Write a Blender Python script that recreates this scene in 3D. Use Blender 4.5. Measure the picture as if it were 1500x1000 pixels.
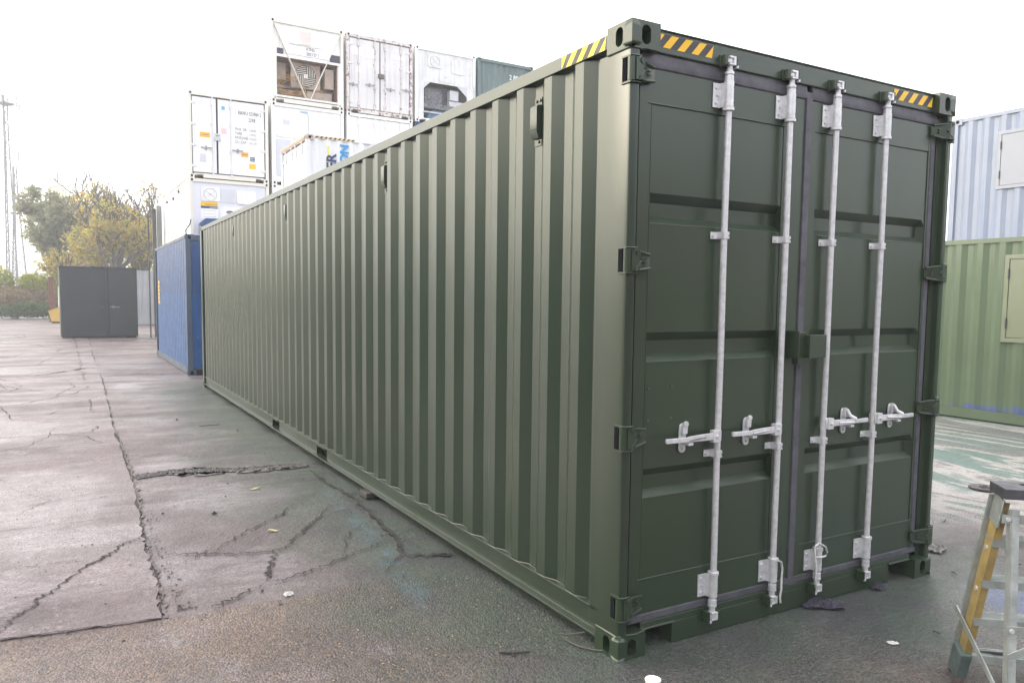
import bpy, bmesh, math, random
from mathutils import Vector, Matrix, noise as mnoise
import numpy as np
random.seed(7)
for o in list(bpy.data.objects): bpy.data.objects.remove(o)
SC = bpy.context.scene
COL = SC.collection
R = math.radians
# ------------------------------------------------------------------ camera
CAM = Vector((-2.172, -2.712, 1.682))
YAW, PIT, ROLL = 0.524, -0.079, 0.011
def cam_axes():
    f = Vector((math.sin(YAW)*math.cos(PIT), math.cos(YAW)*math.cos(PIT), math.sin(PIT)))
    r = Vector((math.cos(YAW), -math.sin(YAW), 0)); u = r.cross(f)
    r2 = r*math.cos(ROLL)+u*math.sin(ROLL); u2 = -r*math.sin(ROLL)+u*math.cos(ROLL)
    return r2, u2, f
r2, u2, f2 = cam_axes()
cd = bpy.data.cameras.new('camera'); cam = bpy.data.objects.new('camera', cd); COL.objects.link(cam)
M = Matrix(((r2.x, u2.x, -f2.x, CAM.x), (r2.y, u2.y, -f2.y, CAM.y), (r2.z, u2.z, -f2.z, CAM.z), (0, 0, 0, 1)))
cam.matrix_world = M
cd.sensor_width = 36; cd.lens = 36*1126.5/1500; cd.shift_x = 0.0042; cd.shift_y = 0.0165
cd.clip_start = 0.05; cd.clip_end = 2000
SC.camera = cam
# ------------------------------------------------------------------ sky, sun, exposure
SUN_EL, SUN_AZ = R(16), R(-54)      # azimuth measured from +Y towards +X
sun_dir = Vector((math.sin(SUN_AZ)*math.cos(SUN_EL), math.cos(SUN_AZ)*math.cos(SUN_EL), math.sin(SUN_EL)))
W = bpy.data.worlds.new("World"); SC.world = W; W.use_nodes = True
nt = W.node_tree; nt.nodes.clear()
def N(nt, t, **k):
    n = nt.nodes.new(t)
    for a, b in k.items(): setattr(n, a, b)
    return n
wo = N(nt, 'ShaderNodeOutputWorld'); bg = N(nt, 'ShaderNodeBackground'); sky = N(nt, 'ShaderNodeTexSky')
sky.sky_type = 'NISHITA'; sky.sun_disc = False; sky.sun_elevation = SUN_EL; sky.sun_rotation = SUN_AZ
sky.air_density = 1.0; sky.dust_density = 3.0
tc = N(nt, 'ShaderNodeTexCoord'); dot = N(nt, 'ShaderNodeVectorMath', operation='DOT_PRODUCT')
dot.inputs[1].default_value = Vector((-0.29, 0.94, 0.35)).normalized()
nt.links.new(tc.outputs['Generated'], dot.inputs[0])
mr = N(nt, 'ShaderNodeMapRange', interpolation_type='SMOOTHSTEP')
mr.inputs[1].default_value = -0.9; mr.inputs[2].default_value = 0.85; mr.inputs[3].default_value = 0; mr.inputs[4].default_value = 1
nt.links.new(dot.outputs['Value'], mr.inputs[0])
cl = N(nt, 'ShaderNodeCombineColor')     # the even cloud deck, brighter round the hidden sun
for i, (k, k2) in enumerate(((9.2, 14.2), (9.4, 13.9), (10.3, 13.4))):
    m_ = N(nt, 'ShaderNodeMapRange'); m_.inputs[3].default_value = k; m_.inputs[4].default_value = k2
    nt.links.new(mr.outputs[0], m_.inputs[0]); nt.links.new(m_.outputs[0], cl.inputs[i])
mx = N(nt, 'ShaderNodeMix', data_type='RGBA'); mx.inputs[0].default_value = 0.93
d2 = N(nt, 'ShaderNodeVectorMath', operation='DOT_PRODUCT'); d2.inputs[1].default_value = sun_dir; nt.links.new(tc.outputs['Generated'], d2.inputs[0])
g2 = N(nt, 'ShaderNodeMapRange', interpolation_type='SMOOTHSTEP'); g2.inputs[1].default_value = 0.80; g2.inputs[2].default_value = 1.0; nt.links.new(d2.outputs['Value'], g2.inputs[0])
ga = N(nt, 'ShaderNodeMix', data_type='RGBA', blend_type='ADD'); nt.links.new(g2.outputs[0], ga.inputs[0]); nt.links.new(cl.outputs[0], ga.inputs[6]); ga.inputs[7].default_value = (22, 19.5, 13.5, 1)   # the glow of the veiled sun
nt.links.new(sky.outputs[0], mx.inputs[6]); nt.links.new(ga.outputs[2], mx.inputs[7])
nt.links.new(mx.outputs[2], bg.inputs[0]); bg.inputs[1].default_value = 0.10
nt.links.new(bg.outputs[0], wo.inputs[0])
sl = bpy.data.lights.new('sun', 'SUN'); sl.energy = 0.5; sl.angle = R(14); sl.color = (1, 0.90, 0.74)
so = bpy.data.objects.new('sun', sl); COL.objects.link(so)
so.rotation_euler = sun_dir.to_track_quat('Z', 'Y').to_euler(); so.location = (-20, 20, 20)
SC.view_settings.view_transform = 'Standard'; SC.view_settings.look = 'None'
SC.view_settings.exposure = 1.28; SC.view_settings.gamma = 1
SC.view_settings.use_curve_mapping = False
SC.cycles.max_bounces = 6
# ------------------------------------------------------------------ mesh helpers
class MB:
    def __init__(s): s.v = []; s.f = []; s.mi = []; s.m = 0
    def add(s, vs, fs):
        b = len(s.v); s.v += [tuple(v) for v in vs]; s.f += [[b+i for i in f] for f in fs]; s.mi += [s.m]*len(fs); return s
    def box(s, x0, x1, y0, y1, z0, z1):
        vs = [(x, y, z) for x in (x0, x1) for y in (y0, y1) for z in (z0, z1)]
        return s.add(vs, [(0,1,3,2),(4,6,7,5),(0,4,5,1),(2,3,7,6),(0,2,6,4),(1,5,7,3)])
    def prism(s, poly, axis, a, b):          # poly: 2-D points in the other two axes (in xyz order)
        n = len(poly); vs = []
        for t in (a, b):
            for p in poly:
                q = list(p); q.insert(axis, t); vs.append(q)
        fs = [tuple(range(n))[::-1], tuple(range(n, 2*n))] + [(i, (i+1) % n, n+(i+1) % n, n+i) for i in range(n)]
        return s.add(vs, fs)
    def tube(s, path, r, n=10, cap=True, radii=None):
        P = [Vector(p) for p in path]; up = Vector((0, 0, 1)); vs = []; fs = []
        for i, p in enumerate(P):
            d = (P[min(i+1, len(P)-1)]-P[max(i-1, 0)]).normalized()
            a = d.cross(up if abs(d.z) < 0.9 else Vector((1, 0, 0))).normalized(); c = d.cross(a)
            rr = radii[i] if radii else r
            for k in range(n):
                t = 2*math.pi*k/n; vs.append(p+a*math.cos(t)*rr+c*math.sin(t)*rr)
        for i in range(len(P)-1):
            for k in range(n):
                fs.append((i*n+k, i*n+(k+1) % n, (i+1)*n+(k+1) % n, (i+1)*n+k))
        if cap: fs += [tuple(range(n))[::-1], tuple((len(P)-1)*n+k for k in range(n))]
        return s.add(vs, fs)
    def bar(s, p, q, w, t, up=(0, 0, 1)):    # rectangular bar from p to q, width w along 'up' x dir, thickness t along up
        p, q = Vector(p), Vector(q); d = (q-p).normalized(); a = d.cross(Vector(up)).normalized(); c = a.cross(d)
        vs = [b+a*i*w/2+c*j*t/2 for b in (p, q) for i, j in ((-1,-1),(1,-1),(1,1),(-1,1))]
        return s.add(vs, [(3,2,1,0),(4,5,6,7),(0,1,5,4),(1,2,6,5),(2,3,7,6),(3,0,4,7)])
    def disc(s, c, r, axis, h, n=20, hole=0, sx=1, sz=1):      # short cylinder centred at c along axis
        c = Vector(c); e = [Vector((1,0,0)), Vector((0,1,0)), Vector((0,0,1))]; A = e[axis]; B = e[(axis+1) % 3]; D = e[(axis+2) % 3]
        vs = [c+A*t+B*math.cos(2*math.pi*k/n)*r*sx+D*math.sin(2*math.pi*k/n)*r*sz for t in (-h/2, h/2) for k in range(n)]
        return s.add(vs, [tuple(range(n))[::-1], tuple(range(n, 2*n))]+[(k, (k+1) % n, n+(k+1) % n, n+k) for k in range(n)])
    def build(s, name, mats, parent=None, bevel=0, smooth=True, ang=35, loc=None, seg=2):
        me = bpy.data.meshes.new(name); me.from_pydata(s.v, [], s.f)
        for m in (mats if isinstance(mats, (list, tuple)) else [mats]): me.materials.append(m)
        me.polygons.foreach_set('material_index', s.mi)
        bm = bmesh.new(); bm.from_mesh(me); bmesh.ops.recalc_face_normals(bm, faces=bm.faces); bm.to_mesh(me); bm.free()
        if smooth:
            me.polygons.foreach_set('use_smooth', [True]*len(me.polygons)); me.set_sharp_from_angle(angle=R(ang))
        o = bpy.data.objects.new(name, me); COL.objects.link(o)
        if parent: o.parent = parent
        if loc: o.location = loc
        if bevel:
            b = o.modifiers.new('bevel', 'BEVEL'); b.width = bevel; b.segments = seg; b.limit_method = 'ANGLE'; b.angle_limit = R(40); b.harden_normals = True
        return o
def tag(o, label=None, cat=None, group=None, kind=None):
    if label: o['label'] = label
    if cat: o['category'] = cat
    if group: o['group'] = group
    if kind: o['kind'] = kind
    return o
def empty(name, loc, label, cat, rz=0, group=None):
    o = bpy.data.objects.new(name, None); COL.objects.link(o); o.location = loc; o.rotation_euler.z = rz; o.empty_display_size = 0.3
    return tag(o, label, cat, group)
def txt(s, size, m, parent, loc, rot=(R(90), 0, 0), name='lettering', align='LEFT', sx=1, bold=0, ext=0.0006):
    cu = bpy.data.curves.new('t', 'FONT'); cu.body = s; cu.size = size; cu.extrude = ext; cu.offset = bold; cu.align_x = align; cu.resolution_u = 3
    t = bpy.data.objects.new('t', cu); COL.objects.link(t)
    me = bpy.data.meshes.new_from_object(t.evaluated_get(bpy.context.evaluated_depsgraph_get()))
    bpy.data.objects.remove(t); bpy.data.curves.remove(cu)
    o = bpy.data.objects.new(name, me); me.materials.clear(); me.materials.append(m); COL.objects.link(o)
    o.parent = parent; o.location = loc; o.rotation_euler = rot; o.scale = (sx, 1, 1); return o
# ------------------------------------------------------------------ materials
MATS = {}
def mat(name, col, rough=0.5, metal=0.0, var=0.12, vscale=1.5, bump=0.0, bscale=40, coat=0.0, rust=0.0, rustcol=(0.16, 0.06, 0.025), rscale=3.0, wave=0.0, wscale=1.2, spec=0.5, streak=0.0, streakcol=(0.09, 0.08, 0.075), hi=1.0, rvar=0.12):
    if name in MATS: return MATS[name]
    if max(col) < 0.55: col = tuple(c*0.84 for c in col)
    rustcol = tuple(c*0.8 for c in rustcol); streakcol = tuple(c*0.75 for c in streakcol)
    m = bpy.data.materials.new(name); m.use_nodes = True; nt = m.node_tree; nt.nodes.clear(); L = nt.links.new
    out = N(nt, 'ShaderNodeOutputMaterial'); p = N(nt, 'ShaderNodeBsdfPrincipled'); L(p.outputs[0], out.inputs[0])
    p.inputs['Metallic'].default_value = metal; p.inputs['Specular IOR Level'].default_value = spec
    if coat: p.inputs['Coat Weight'].default_value = coat; p.inputs['Coat Roughness'].default_value = 0.25
    tc = N(nt, 'ShaderNodeTexCoord'); pos = tc.outputs['Object']
    n1 = N(nt, 'ShaderNodeTexNoise'); n1.inputs['Scale'].default_value = vscale; n1.inputs['Detail'].default_value = 6; n1.inputs['Roughness'].default_value = 0.6; L(pos, n1.inputs['Vector'])
    mr = N(nt, 'ShaderNodeMapRange'); mr.inputs[1].default_value = 0.3; mr.inputs[2].default_value = 0.7; mr.inputs[3].default_value = 1-var; mr.inputs[4].default_value = 1+var; L(n1.outputs[0], mr.inputs[0])
    mu = N(nt, 'ShaderNodeVectorMath', operation='SCALE'); mu.inputs[0].default_value = col; L(mr.outputs[0], mu.inputs['Scale'])
    c = mu.outputs[0]
    rr = N(nt, 'ShaderNodeMapRange'); rr.inputs[1].default_value = 0.3; rr.inputs[2].default_value = 0.7; rr.inputs[3].default_value = max(rough-rvar, .02); rr.inputs[4].default_value = min(rough+rvar, 1)
    n2 = N(nt, 'ShaderNodeTexNoise'); n2.inputs['Scale'].default_value = vscale*3.3; n2.inputs['Detail'].default_value = 4; L(pos, n2.inputs['Vector']); L(n2.outputs[0], rr.inputs[0])
    if streak:
        mp = N(nt, 'ShaderNodeMapping'); mp.inputs['Scale'].default_value = (9, 9, 0.5); L(pos, mp.inputs[0])
        n4 = N(nt, 'ShaderNodeTexNoise'); n4.inputs['Scale'].default_value = 1.3; n4.inputs['Detail'].default_value = 5; L(mp.outputs[0], n4.inputs['Vector'])
        r4 = N(nt, 'ShaderNodeMapRange'); r4.inputs[1].default_value = 0.5; r4.inputs[2].default_value = 0.78; r4.inputs[3].default_value = 0; r4.inputs[4].default_value = streak; L(n4.outputs[0], r4.inputs[0])
        x4 = N(nt, 'ShaderNodeMix', data_type='RGBA'); L(r4.outputs[0], x4.inputs[0]); L(c, x4.inputs[6]); x4.inputs[7].default_value = (*streakcol, 1); c = x4.outputs[2]
    if rust:
        n3 = N(nt, 'ShaderNodeTexNoise'); n3.inputs['Scale'].default_value = rscale; n3.inputs['Detail'].default_value = 9; n3.inputs['Roughness'].default_value = 0.72; L(pos, n3.inputs['Vector'])
        r3 = N(nt, 'ShaderNodeMapRange'); r3.inputs[1].default_value = 0.72-rust*0.35; r3.inputs[2].default_value = 0.76-rust*0.33; L(n3.outputs[0], r3.inputs[0])
        x3 = N(nt, 'ShaderNodeMix', data_type='RGBA'); L(r3.outputs[0], x3.inputs[0]); L(c, x3.inputs[6]); x3.inputs[7].default_value = (*rustcol, 1); c = x3.outputs[2]
    L(c, p.inputs['Base Color'])
    if rvar > 0: L(rr.outputs[0], p.inputs['Roughness'])
    else: p.inputs['Roughness'].default_value = rough
    nrm = None
    if wave:
        nw = N(nt, 'ShaderNodeTexNoise'); nw.inputs['Scale'].default_value = wscale; nw.inputs['Detail'].default_value = 1.5; L(pos, nw.inputs['Vector'])
        b1 = N(nt, 'ShaderNodeBump'); b1.inputs['Strength'].default_value = 1; b1.inputs['Distance'].default_value = wave; L(nw.outputs[0], b1.inputs['Height']); nrm = b1.outputs[0]
    if bump:
        nb = N(nt, 'ShaderNodeTexNoise'); nb.inputs['Scale'].default_value = bscale; nb.inputs['Detail'].default_value = 6; L(pos, nb.inputs['Vector'])
        b2 = N(nt, 'ShaderNodeBump'); b2.inputs['Strength'].default_value = 1; b2.inputs['Distance'].default_value = bump; L(nb.outputs[0], b2.inputs['Height'])
        if nrm: L(nrm, b2.inputs['Normal'])
        nrm = b2.outputs[0]
    if nrm: L(nrm, p.inputs['Normal'])
    MATS[name] = m; return m
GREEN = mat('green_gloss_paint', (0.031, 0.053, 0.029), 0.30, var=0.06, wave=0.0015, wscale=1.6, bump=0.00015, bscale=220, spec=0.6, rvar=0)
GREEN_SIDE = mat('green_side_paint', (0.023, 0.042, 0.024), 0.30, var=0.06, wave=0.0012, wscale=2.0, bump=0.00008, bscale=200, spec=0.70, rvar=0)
GASKET = mat('grey_rubber', (0.095, 0.092, 0.112), 0.55, var=0.3, vscale=14)
GALV = mat('painted_galvanised_steel', (0.66, 0.66, 0.68), 0.40, 0.35, var=0.18, vscale=30, bump=0.001, bscale=60)
BLACK = mat('dark_void', (0.010, 0.011, 0.014), 0.9, var=0.1, spec=0.05)
YEL = mat('yellow_reflective_tape', (0.85, 0.50, 0.01), 0.45, var=0.05)
YELG = mat('bright_yellow_tape', (0.80, 0.72, 0.02), 0.45, var=0.05)
BLK = mat('black_tape', (0.05, 0.045, 0.05), 0.5, var=0.1)
WHITE = mat('white_container_paint', (0.80, 0.80, 0.79), 0.45, var=0.05, streak=0.30, streakcol=(0.45, 0.42, 0.38))
WHITE_RUST = mat('weathered_white_paint', (0.66, 0.65, 0.66), 0.55, var=0.08, rust=0.22, rscale=6, rustcol=(0.22, 0.12, 0.08), streak=0.4, streakcol=(0.40, 0.36, 0.34))
RUSTY = mat('rusty_white_frame', (0.62, 0.58, 0.56), 0.6, var=0.1, rust=0.55, rscale=7, rustcol=(0.20, 0.11, 0.08))
CREAM = mat('cream_frame_paint', (0.72, 0.69, 0.62), 0.5, var=0.06, rust=0.12, rscale=5)
PANEL = mat('pale_grey_panel', (0.58, 0.60, 0.66), 0.5, var=0.04)
DKSEAL = mat('dark_seal', (0.05, 0.045, 0.07), 0.6, var=0.1)
MARK = mat('dark_lettering_paint', (0.10, 0.10, 0.12), 0.6, var=0.1)
NAVY = mat('navy_paint', (0.02, 0.05, 0.20), 0.5, var=0.1)
CYAN = mat('cyan_paint', (0.01, 0.30, 0.65), 0.5, var=0.05)
LYEL = mat('pale_yellow_paint', (0.80, 0.72, 0.12), 0.5, var=0.05)
ORANGE = mat('orange_sticker', (0.90, 0.42, 0.02), 0.5, var=0.08)
# ------------------------------------------------------------------ the green container
H, WD, LN = 2.896, 2.438, 12.192
def hole_face(mb, plane_axis, pv, a0, a1, b0, b1, ca, cb, ra, rb, depth, n=24):
    """rectangle a0..a1 x b0..b1 on plane axis=pv with a stadium hole and an inward tube (depth signed)"""
    rim = []; rec = []
    for k in range(n):
        t = 2*math.pi*(k+0.5)/n; c, s_ = math.cos(t), math.sin(t)
        x = ra*c; y = rb*s_
        if rb > ra: y = ra*s_+(rb-ra)*(1 if s_ > 0 else -1)
        rim.append((ca+x, cb+y))
        sc = min(((a1-ca) if c > 0 else (ca-a0))/max(abs(c), 1e-6), ((b1-cb) if s_ > 0 else (cb-b0))/max(abs(s_), 1e-6))
        rec.append((ca+c*sc, cb+s_*sc))
    # snap nearest samples to the corners
    for cx, cy in ((a0, b0), (a0, b1), (a1, b0), (a1, b1)):
        i = min(range(n), key=lambda k: (rec[k][0]-cx)**2+(rec[k][1]-cy)**2); rec[i] = (cx, cy)
    def P(p, d=0):
        q = list(p); q.insert(plane_axis, pv+d); return q
    vs = [P(p) for p in rec]+[P(p) for p in rim]+[P(p, depth) for p in rim]
    fs = []
    for k in range(n):
        j = (k+1) % n
        fs += [(k, j, n+j, n+k), (n+k, n+j, 2*n+j, 2*n+k)]
    fs.append(tuple(range(2*n, 3*n)))
    mb.add(vs, fs)
def casting(name, m, parent, x0, y0, z0, fx, fy, detail=True, w=0.162, l=0.178, h=0.118):
    """ISO corner casting; outward faces are x side fx (-1/+1) and y side fy"""
    mb = MB(); x1, y1, z1 = x0+w, y0+l, z0+h
    if not detail:
        mb.box(x0, x1, y0, y1, z0, z1)
        xo = x0-0.003 if fx < 0 else x1-0.02; yo = y0-0.003 if fy < 0 else y1-0.02
        mb.m = 1
        mb.disc(((x0+x1)/2+fx*0.0, y0 if fy < 0 else y1, (z0+z1)/2), 0.034, 1, 0.006, 12, sz=1, sx=1.2)
        mb.disc((x0 if fx < 0 else x1, (y0+y1)/2, (z0+z1)/2), 0.034, 0, 0.006, 12)
        return mb.build(name, [m, BLACK], parent)
    cz = (z0+z1)/2
    xo, xi = (x0, x1) if fx < 0 else (x1, x0); yo, yi = (y0, y1) if fy < 0 else (y1, y0)
    dm = bpy.data.meshes
    hole_face(mb, 1, yo, x0, x1, z0, z1, (x0+x1)/2, cz, 0.026, 0.042, -fy*0.075)
    hole_face(mb, 0, xo, y0, y1, z0, z1, (y0+y1)/2, cz, 0.026, 0.042, -fx*0.075)
    mb.add([(x, yi, z) for x, z in ((x0, z0), (x1, z0), (x1, z1), (x0, z1))], [(0,1,2,3)])
    mb.add([(xi, y, z) for y, z in ((y0, z0), (y1, z0), (y1, z1), (y0, z1))], [(0,1,2,3)])
    for z in (z0, z1): mb.add([(x, y, z) for x, y in ((x0, y0), (x1, y0), (x1, y1), (x0, y1))], [(0,1,2,3)])
    o = mb.build(name, m, parent)
    bm = bmesh.new(); bm.from_mesh(o.data); bmesh.ops.remove_doubles(bm, verts=bm.verts, dist=0.0004)
    es = [e for e in bm.edges if all((abs(v.co.x-xo) < 1e-4 or abs(v.co.x-xi) < 1e-4) and (abs(v.co.y-yo) < 1e-4 or abs(v.co.y-yi) < 1e-4) for v in e.verts) and abs(e.verts[0].co.z-e.verts[1].co.z) > 0.02]
    bmesh.ops.bevel(bm, geom=es, offset=0.016, segments=4, affect='EDGES', profile=0.5)
    bmesh.ops.recalc_face_normals(bm, faces=bm.faces); bm.to_mesh(o.data); bm.free()
    o.data.polygons.foreach_set('use_smooth', [True]*len(o.data.polygons)); o.data.set_sharp_from_angle(angle=R(35))
    return o
def corrugated(xout, xin, y0, y1, z0, z1, m, name, parent, pitch=0.278, first=None, th=0.002, axis=0, smooth_step=0.0):
    """vertical corrugation running along y (axis=0) or along x (axis=1)"""
    p = []; y = y0; sgn = 1
    fl, slp = pitch*0.2515, pitch*0.2485
    if first is not None: p.append((xin, y0)); y = first
    k = 0
    while True:
        seq = [(xin, 0), (xout, slp), (xout, slp+fl), (xin, 2*slp+fl)]
        if y+pitch > y1: break
        for i_, (a, d) in enumerate(seq):
            p.append((a, y+d))
        y += pitch; k += 1
    p.append((xin, y1))
    mb = MB(); vs = []; nz = 1
    for a, b in p:
        for z in (z0, z1): vs.append((a, b, z) if axis == 0 else (b, a, z))
    fs = [(2*i, 2*i+1, 2*i+3, 2*i+2) for i in range(len(p)-1)]
    mb.add(vs, fs); o = mb.build(name, m, parent, smooth=False); return o
gc = empty('green_container', (0, 0, 0), 'long freshly painted dark green container with four white locking bars in the foreground', 'container')
for x in (0, WD-0.162):
    for y in (0, LN-0.178):
        for z in (0, H-0.118):
            casting('corner_casting', GREEN, gc, x, y, z, -1 if x == 0 else 1, -1 if y == 0 else 1)
# posts
def post(mirror, back=False):
    mb = MB(); z0, z1 = 0.118, H-0.118
    mb.m = 0
    if not back:
        poly = [(0.004, 0.030), (0.008, 0.013), (0.022, 0.005), (0.050, 0.005), (0.055, 0.012), (0.055, 0.045), (0.085, 0.052), (0.085, 0.075), (0.062, 0.09), (0.062, 0.205), (0.050, 0.235), (0.004, 0.235), (0.004, 0.162)]
    else:
        poly = [(0.004, LN-0.004), (0.16, LN-0.004), (0.16, LN-0.02), (0.03, LN-0.03), (0.03, LN-0.15), (0.004, LN-0.15)]
    if mirror: poly = [(WD-a, b) for a, b in poly]
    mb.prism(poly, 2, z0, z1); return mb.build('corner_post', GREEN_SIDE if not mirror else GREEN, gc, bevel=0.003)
for mi in (False, True): post(mi); post(mi, True)
# weld collar under/over castings
# rails
for mi in (0, 1):
    s_ = (lambda a: WD-a) if mi else (lambda a: a)
    mb = MB(); a, b = sorted((s_(0.002), s_(0.062))); mb.box(a, b, 0.178, LN-0.178, 2.806, 2.872)
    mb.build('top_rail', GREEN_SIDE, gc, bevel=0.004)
    mb = MB()
    pock = [(4.63, 4.97), (6.55, 6.89), (12.01, 12.02)] if mi == 0 else [(4.63, 4.97), (6.55, 6.89)]
    prof = [(0.004, 0.198), (0.004, 0.188), (0.030, 0.182), (0.030, 0.078), (-0.002, 0.070), (-0.002, 0.058), (0.070, 0.058), (0.070, 0.198)]
    ys = [0.178]+[v for p_ in pock[:2] for v in p_]+[LN-0.178]
    for k in range(0, len(ys), 2): mb.prism([(s_(a), z) for a, z in prof], 1, ys[k], ys[k+1])
    for p_ in pock[:2]:
        mb.prism([(s_(a), z) for a, z in ((0.004, 0.198), (0.004, 0.172), (0.070, 0.172), (0.070, 0.198))], 1, p_[0], p_[1])
        mb.prism([(s_(a), z) for a, z in ((-0.002, 0.072), (-0.002, 0.058), (0.070, 0.058), (0.070, 0.072))], 1, p_[0], p_[1])
        mb.m = 1; mb.prism([(s_(a), z) for a, z in ((0.09, 0.17), (0.09, 0.075), (0.10, 0.075), (0.10, 0.17))], 1, p_[0], p_[1]); mb.m = 0
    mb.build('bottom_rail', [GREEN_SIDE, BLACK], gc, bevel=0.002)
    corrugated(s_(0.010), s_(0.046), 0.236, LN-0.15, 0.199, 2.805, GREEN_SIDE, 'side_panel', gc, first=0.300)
    # caulked weld bead at foot of the side wall
    mb = MB(); pts = []
    y = 0.30
    while y < LN-0.45:
        pts += [(0.044, y), (0.009, y+0.068), (0.009, y+0.14), (0.044, y+0.208)]; y += 0.278
    path = [(s_(a-0.004), yy, 0.200+0.002*math.sin(yy*31)) for a, yy in pts]
    mb.tube(path, 0.0028, 6); mb.build('weld_bead', GREEN_SIDE, gc)
# roof, end wall, floor
mb = MB(); mb.box(0.063, WD-0.063, 0.179, LN-0.179, 2.862, 2.868); mb.build('roof', GREEN, gc)
mb = MB(); mb.box(0.08, WD-0.08, 0.10, LN-0.05, 0.125, 0.15); mb.build('floor', BLACK, gc)
corrugated(LN-0.02, LN-0.05, 0.162, WD-0.162, 0.12, 2.80, GREEN, 'end_wall', gc, axis=1, pitch=0.26)
# header and sill
mb = MB()
mb.prism([(0.035, 2.788), (0.035, 2.880), (0.028, 2.884), (0.028, 2.890), (0.175, 2.890), (0.175, 2.78), (0.06, 2.78)], 0, 0.163, WD-0.163)
mb.build('header', GREEN, gc, bevel=0.003)
mb = MB()
mb.box(0.162, WD-0.162, 0.038, 0.15, 0.112, 0.146)
mb.box(0.362, WD-0.362, 0.0382, 0.15, 0.006, 0.112)
mb.build('sill', GREEN, gc, bevel=0.003)
for a, b in ((0.164, 0.372), (WD-0.372, WD-0.164)): mb = MB(); mb.tube([(a, 0.036, 0.113+0.002), (a+(b-a)*.5, 0.034, 0.116), (b, 0.036, 0.113)], 0.006, 6); mb.build('weld_bead', GREEN, gc)
mb = MB(); mb.tube([(0.05, 0.010, 0.121), (0.10, 0.0, 0.120), (0.165, 0.012, 0.121)], 0.005, 6)
mb.tube([(0.0, 0.17, 0.121), (0.0, 0.10, 0.1215), (0.002, 0.02, 0.120), (0.02, 0.002, 0.121)], 0.0045, 6); mb.build('weld_bead', GREEN, gc)
mb = MB(); mb.tube([(0.0, 0.17, H-0.120), (0.002, 0.02, H-0.1205), (0.02, 0.002, H-0.120), (0.07, 0.004, H-0.120)], 0.0045, 6)
mb.build('weld_bead', GREEN, gc)
# hazard tape
def hazard(parent, p0, u, v, n, length, h, y_m, lean=0.9, name='hazard_tape', base=BLK, stagger=0.0):
    """stripes from p0 along u, height v"""
    p0, u, v = Vector(p0), Vector(u).normalized(), Vector(v).normalized(); nrm = u.cross(v).normalized()
    mb = MB()
    def quad(a0, a1, b0, b1, off):
        q = [p0+u*a0+nrm*off, p0+u*a1+nrm*off, p0+u*b1+v*h+nrm*off, p0+u*b0+v*h+nrm*off]
        mb.add(q, [(0, 1, 2, 3)])
    mb.m = 0; quad(0, length, 0, length, 0.0008)
    mb.m = 1; w = length/n
    for k in range(n+1):
        a = k*w-lean*h+stagger*w; lo, hi = max(a, 0), min(a+w*0.5, length); lo2, hi2 = max(a+lean*h, 0), min(a+lean*h+w*0.5, length)
        if hi > lo or hi2 > lo2:
            quad(min(lo, length), max(hi, 0) if hi > 0 else 0, lo2, max(hi2, lo2), 0.0016)
    return mb.build(name, [base, y_m], parent, smooth=False)
hazard(gc, (0.170, 0.035, 2.812), (1, 0, 0), (0, 0, 1), 4, 0.345, 0.058, YEL)
hazard(gc, (1.895, 0.035, 2.812), (1, 0, 0), (0, 0, 1), 4, 0.365, 0.058, YEL)
hazard(gc, (0.002, 0.545, 2.808), (0, -1, 0), (0, 0, 1), 4, 0.36, 0.060, YELG)
# doors
ZB, ZT, YD = 0.180, 2.716, 0.050
def door(x0, x1, xa, xb, right):
    """leaf from x0..x1 with the pressed panel xa..xb"""
    mb = MB()
    mb.box(x0, xa, YD, YD+0.05, ZB, ZT); mb.box(xb, x1, YD, YD+0.05, ZB, ZT)
    mb.box(xa, xb, YD+0.0015, YD+0.05, 2.566, ZT); mb.box(xa, xb, YD+0.0015, YD+0.05, ZB, 0.352)
    yf, yb = YD+0.003, YD+0.040
    prof = [(yf, 2.562)]
    for zt in (2.166, 1.528, 0.884):
        prof += [(yf, zt), (yb, zt-0.040), (yb, zt-0.104), (yf, zt-0.138)]
    prof += [(yf, 0.356)]
    # panel sheet in columns so that the far end of each trough is closed by a slope
    xe = xb-0.03 if right else xb
    cols = [xa, xe, xb] if right else [xa, xb]
    vs = []; n = len(prof)
    for ci, x in enumerate(cols):
        for y, z in prof: vs.append((x, yf if (right and ci == 2) else y, z))
    fs = [(c*n+i, c*n+i+1, (c+1)*n+i+1, (c+1)*n+i) for c in range(len(cols)-1) for i in range(n-1)]
    mb.add(vs, fs)
    if right:
        for i in range(1, n-1):
            pass
    leaf = mb.build('door', GREEN, gc, bevel=0, smooth=False)
    if not right:
        w = MB(); w.box(xa, xb, YD+0.06, YD+0.062, ZB, ZT); w.build('inner_lining', BLACK, leaf)
    wb = MB()
    for z in (2.564, 0.354): wb.tube([(xa-0.02, YD-0.0005, z), ((xa+xb)/2, YD-0.001, z+0.0015), (xb+0.01, YD-0.0005, z)], 0.0035, 6)
    wb.tube([(xa if not right else xb, YD, 0.36), ((xa if not right else xb)+0.001, YD, 1.5), (xa if not right else xb, YD, 2.56)], 0.0022, 6)
    for zt in (2.166, 1.528, 0.884):
        wb.tube([(xa, YD+0.004, zt-0.139), (xb-0.02, YD+0.004, zt-0.139)], 0.0035, 8)
    wb.build('weld_bead', GREEN, leaf)
    if not right:
        for x, z in ((0.185, 1.265), (0.325, 1.27), (0.185, 1.115), (0.325, 1.117)): rv = MB(); rv.disc((x, YD, z), 0.005, 1, 0.010, 10); rv.build('rivet', mat('worn_rivet', (0.12, 0.15, 0.12), 0.5), leaf)
    return leaf
dl = door(0.092, 1.186, 0.162, 1.035, False); dr = door(1.236, WD-0.148, 1.290, 2.272, True)
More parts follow.
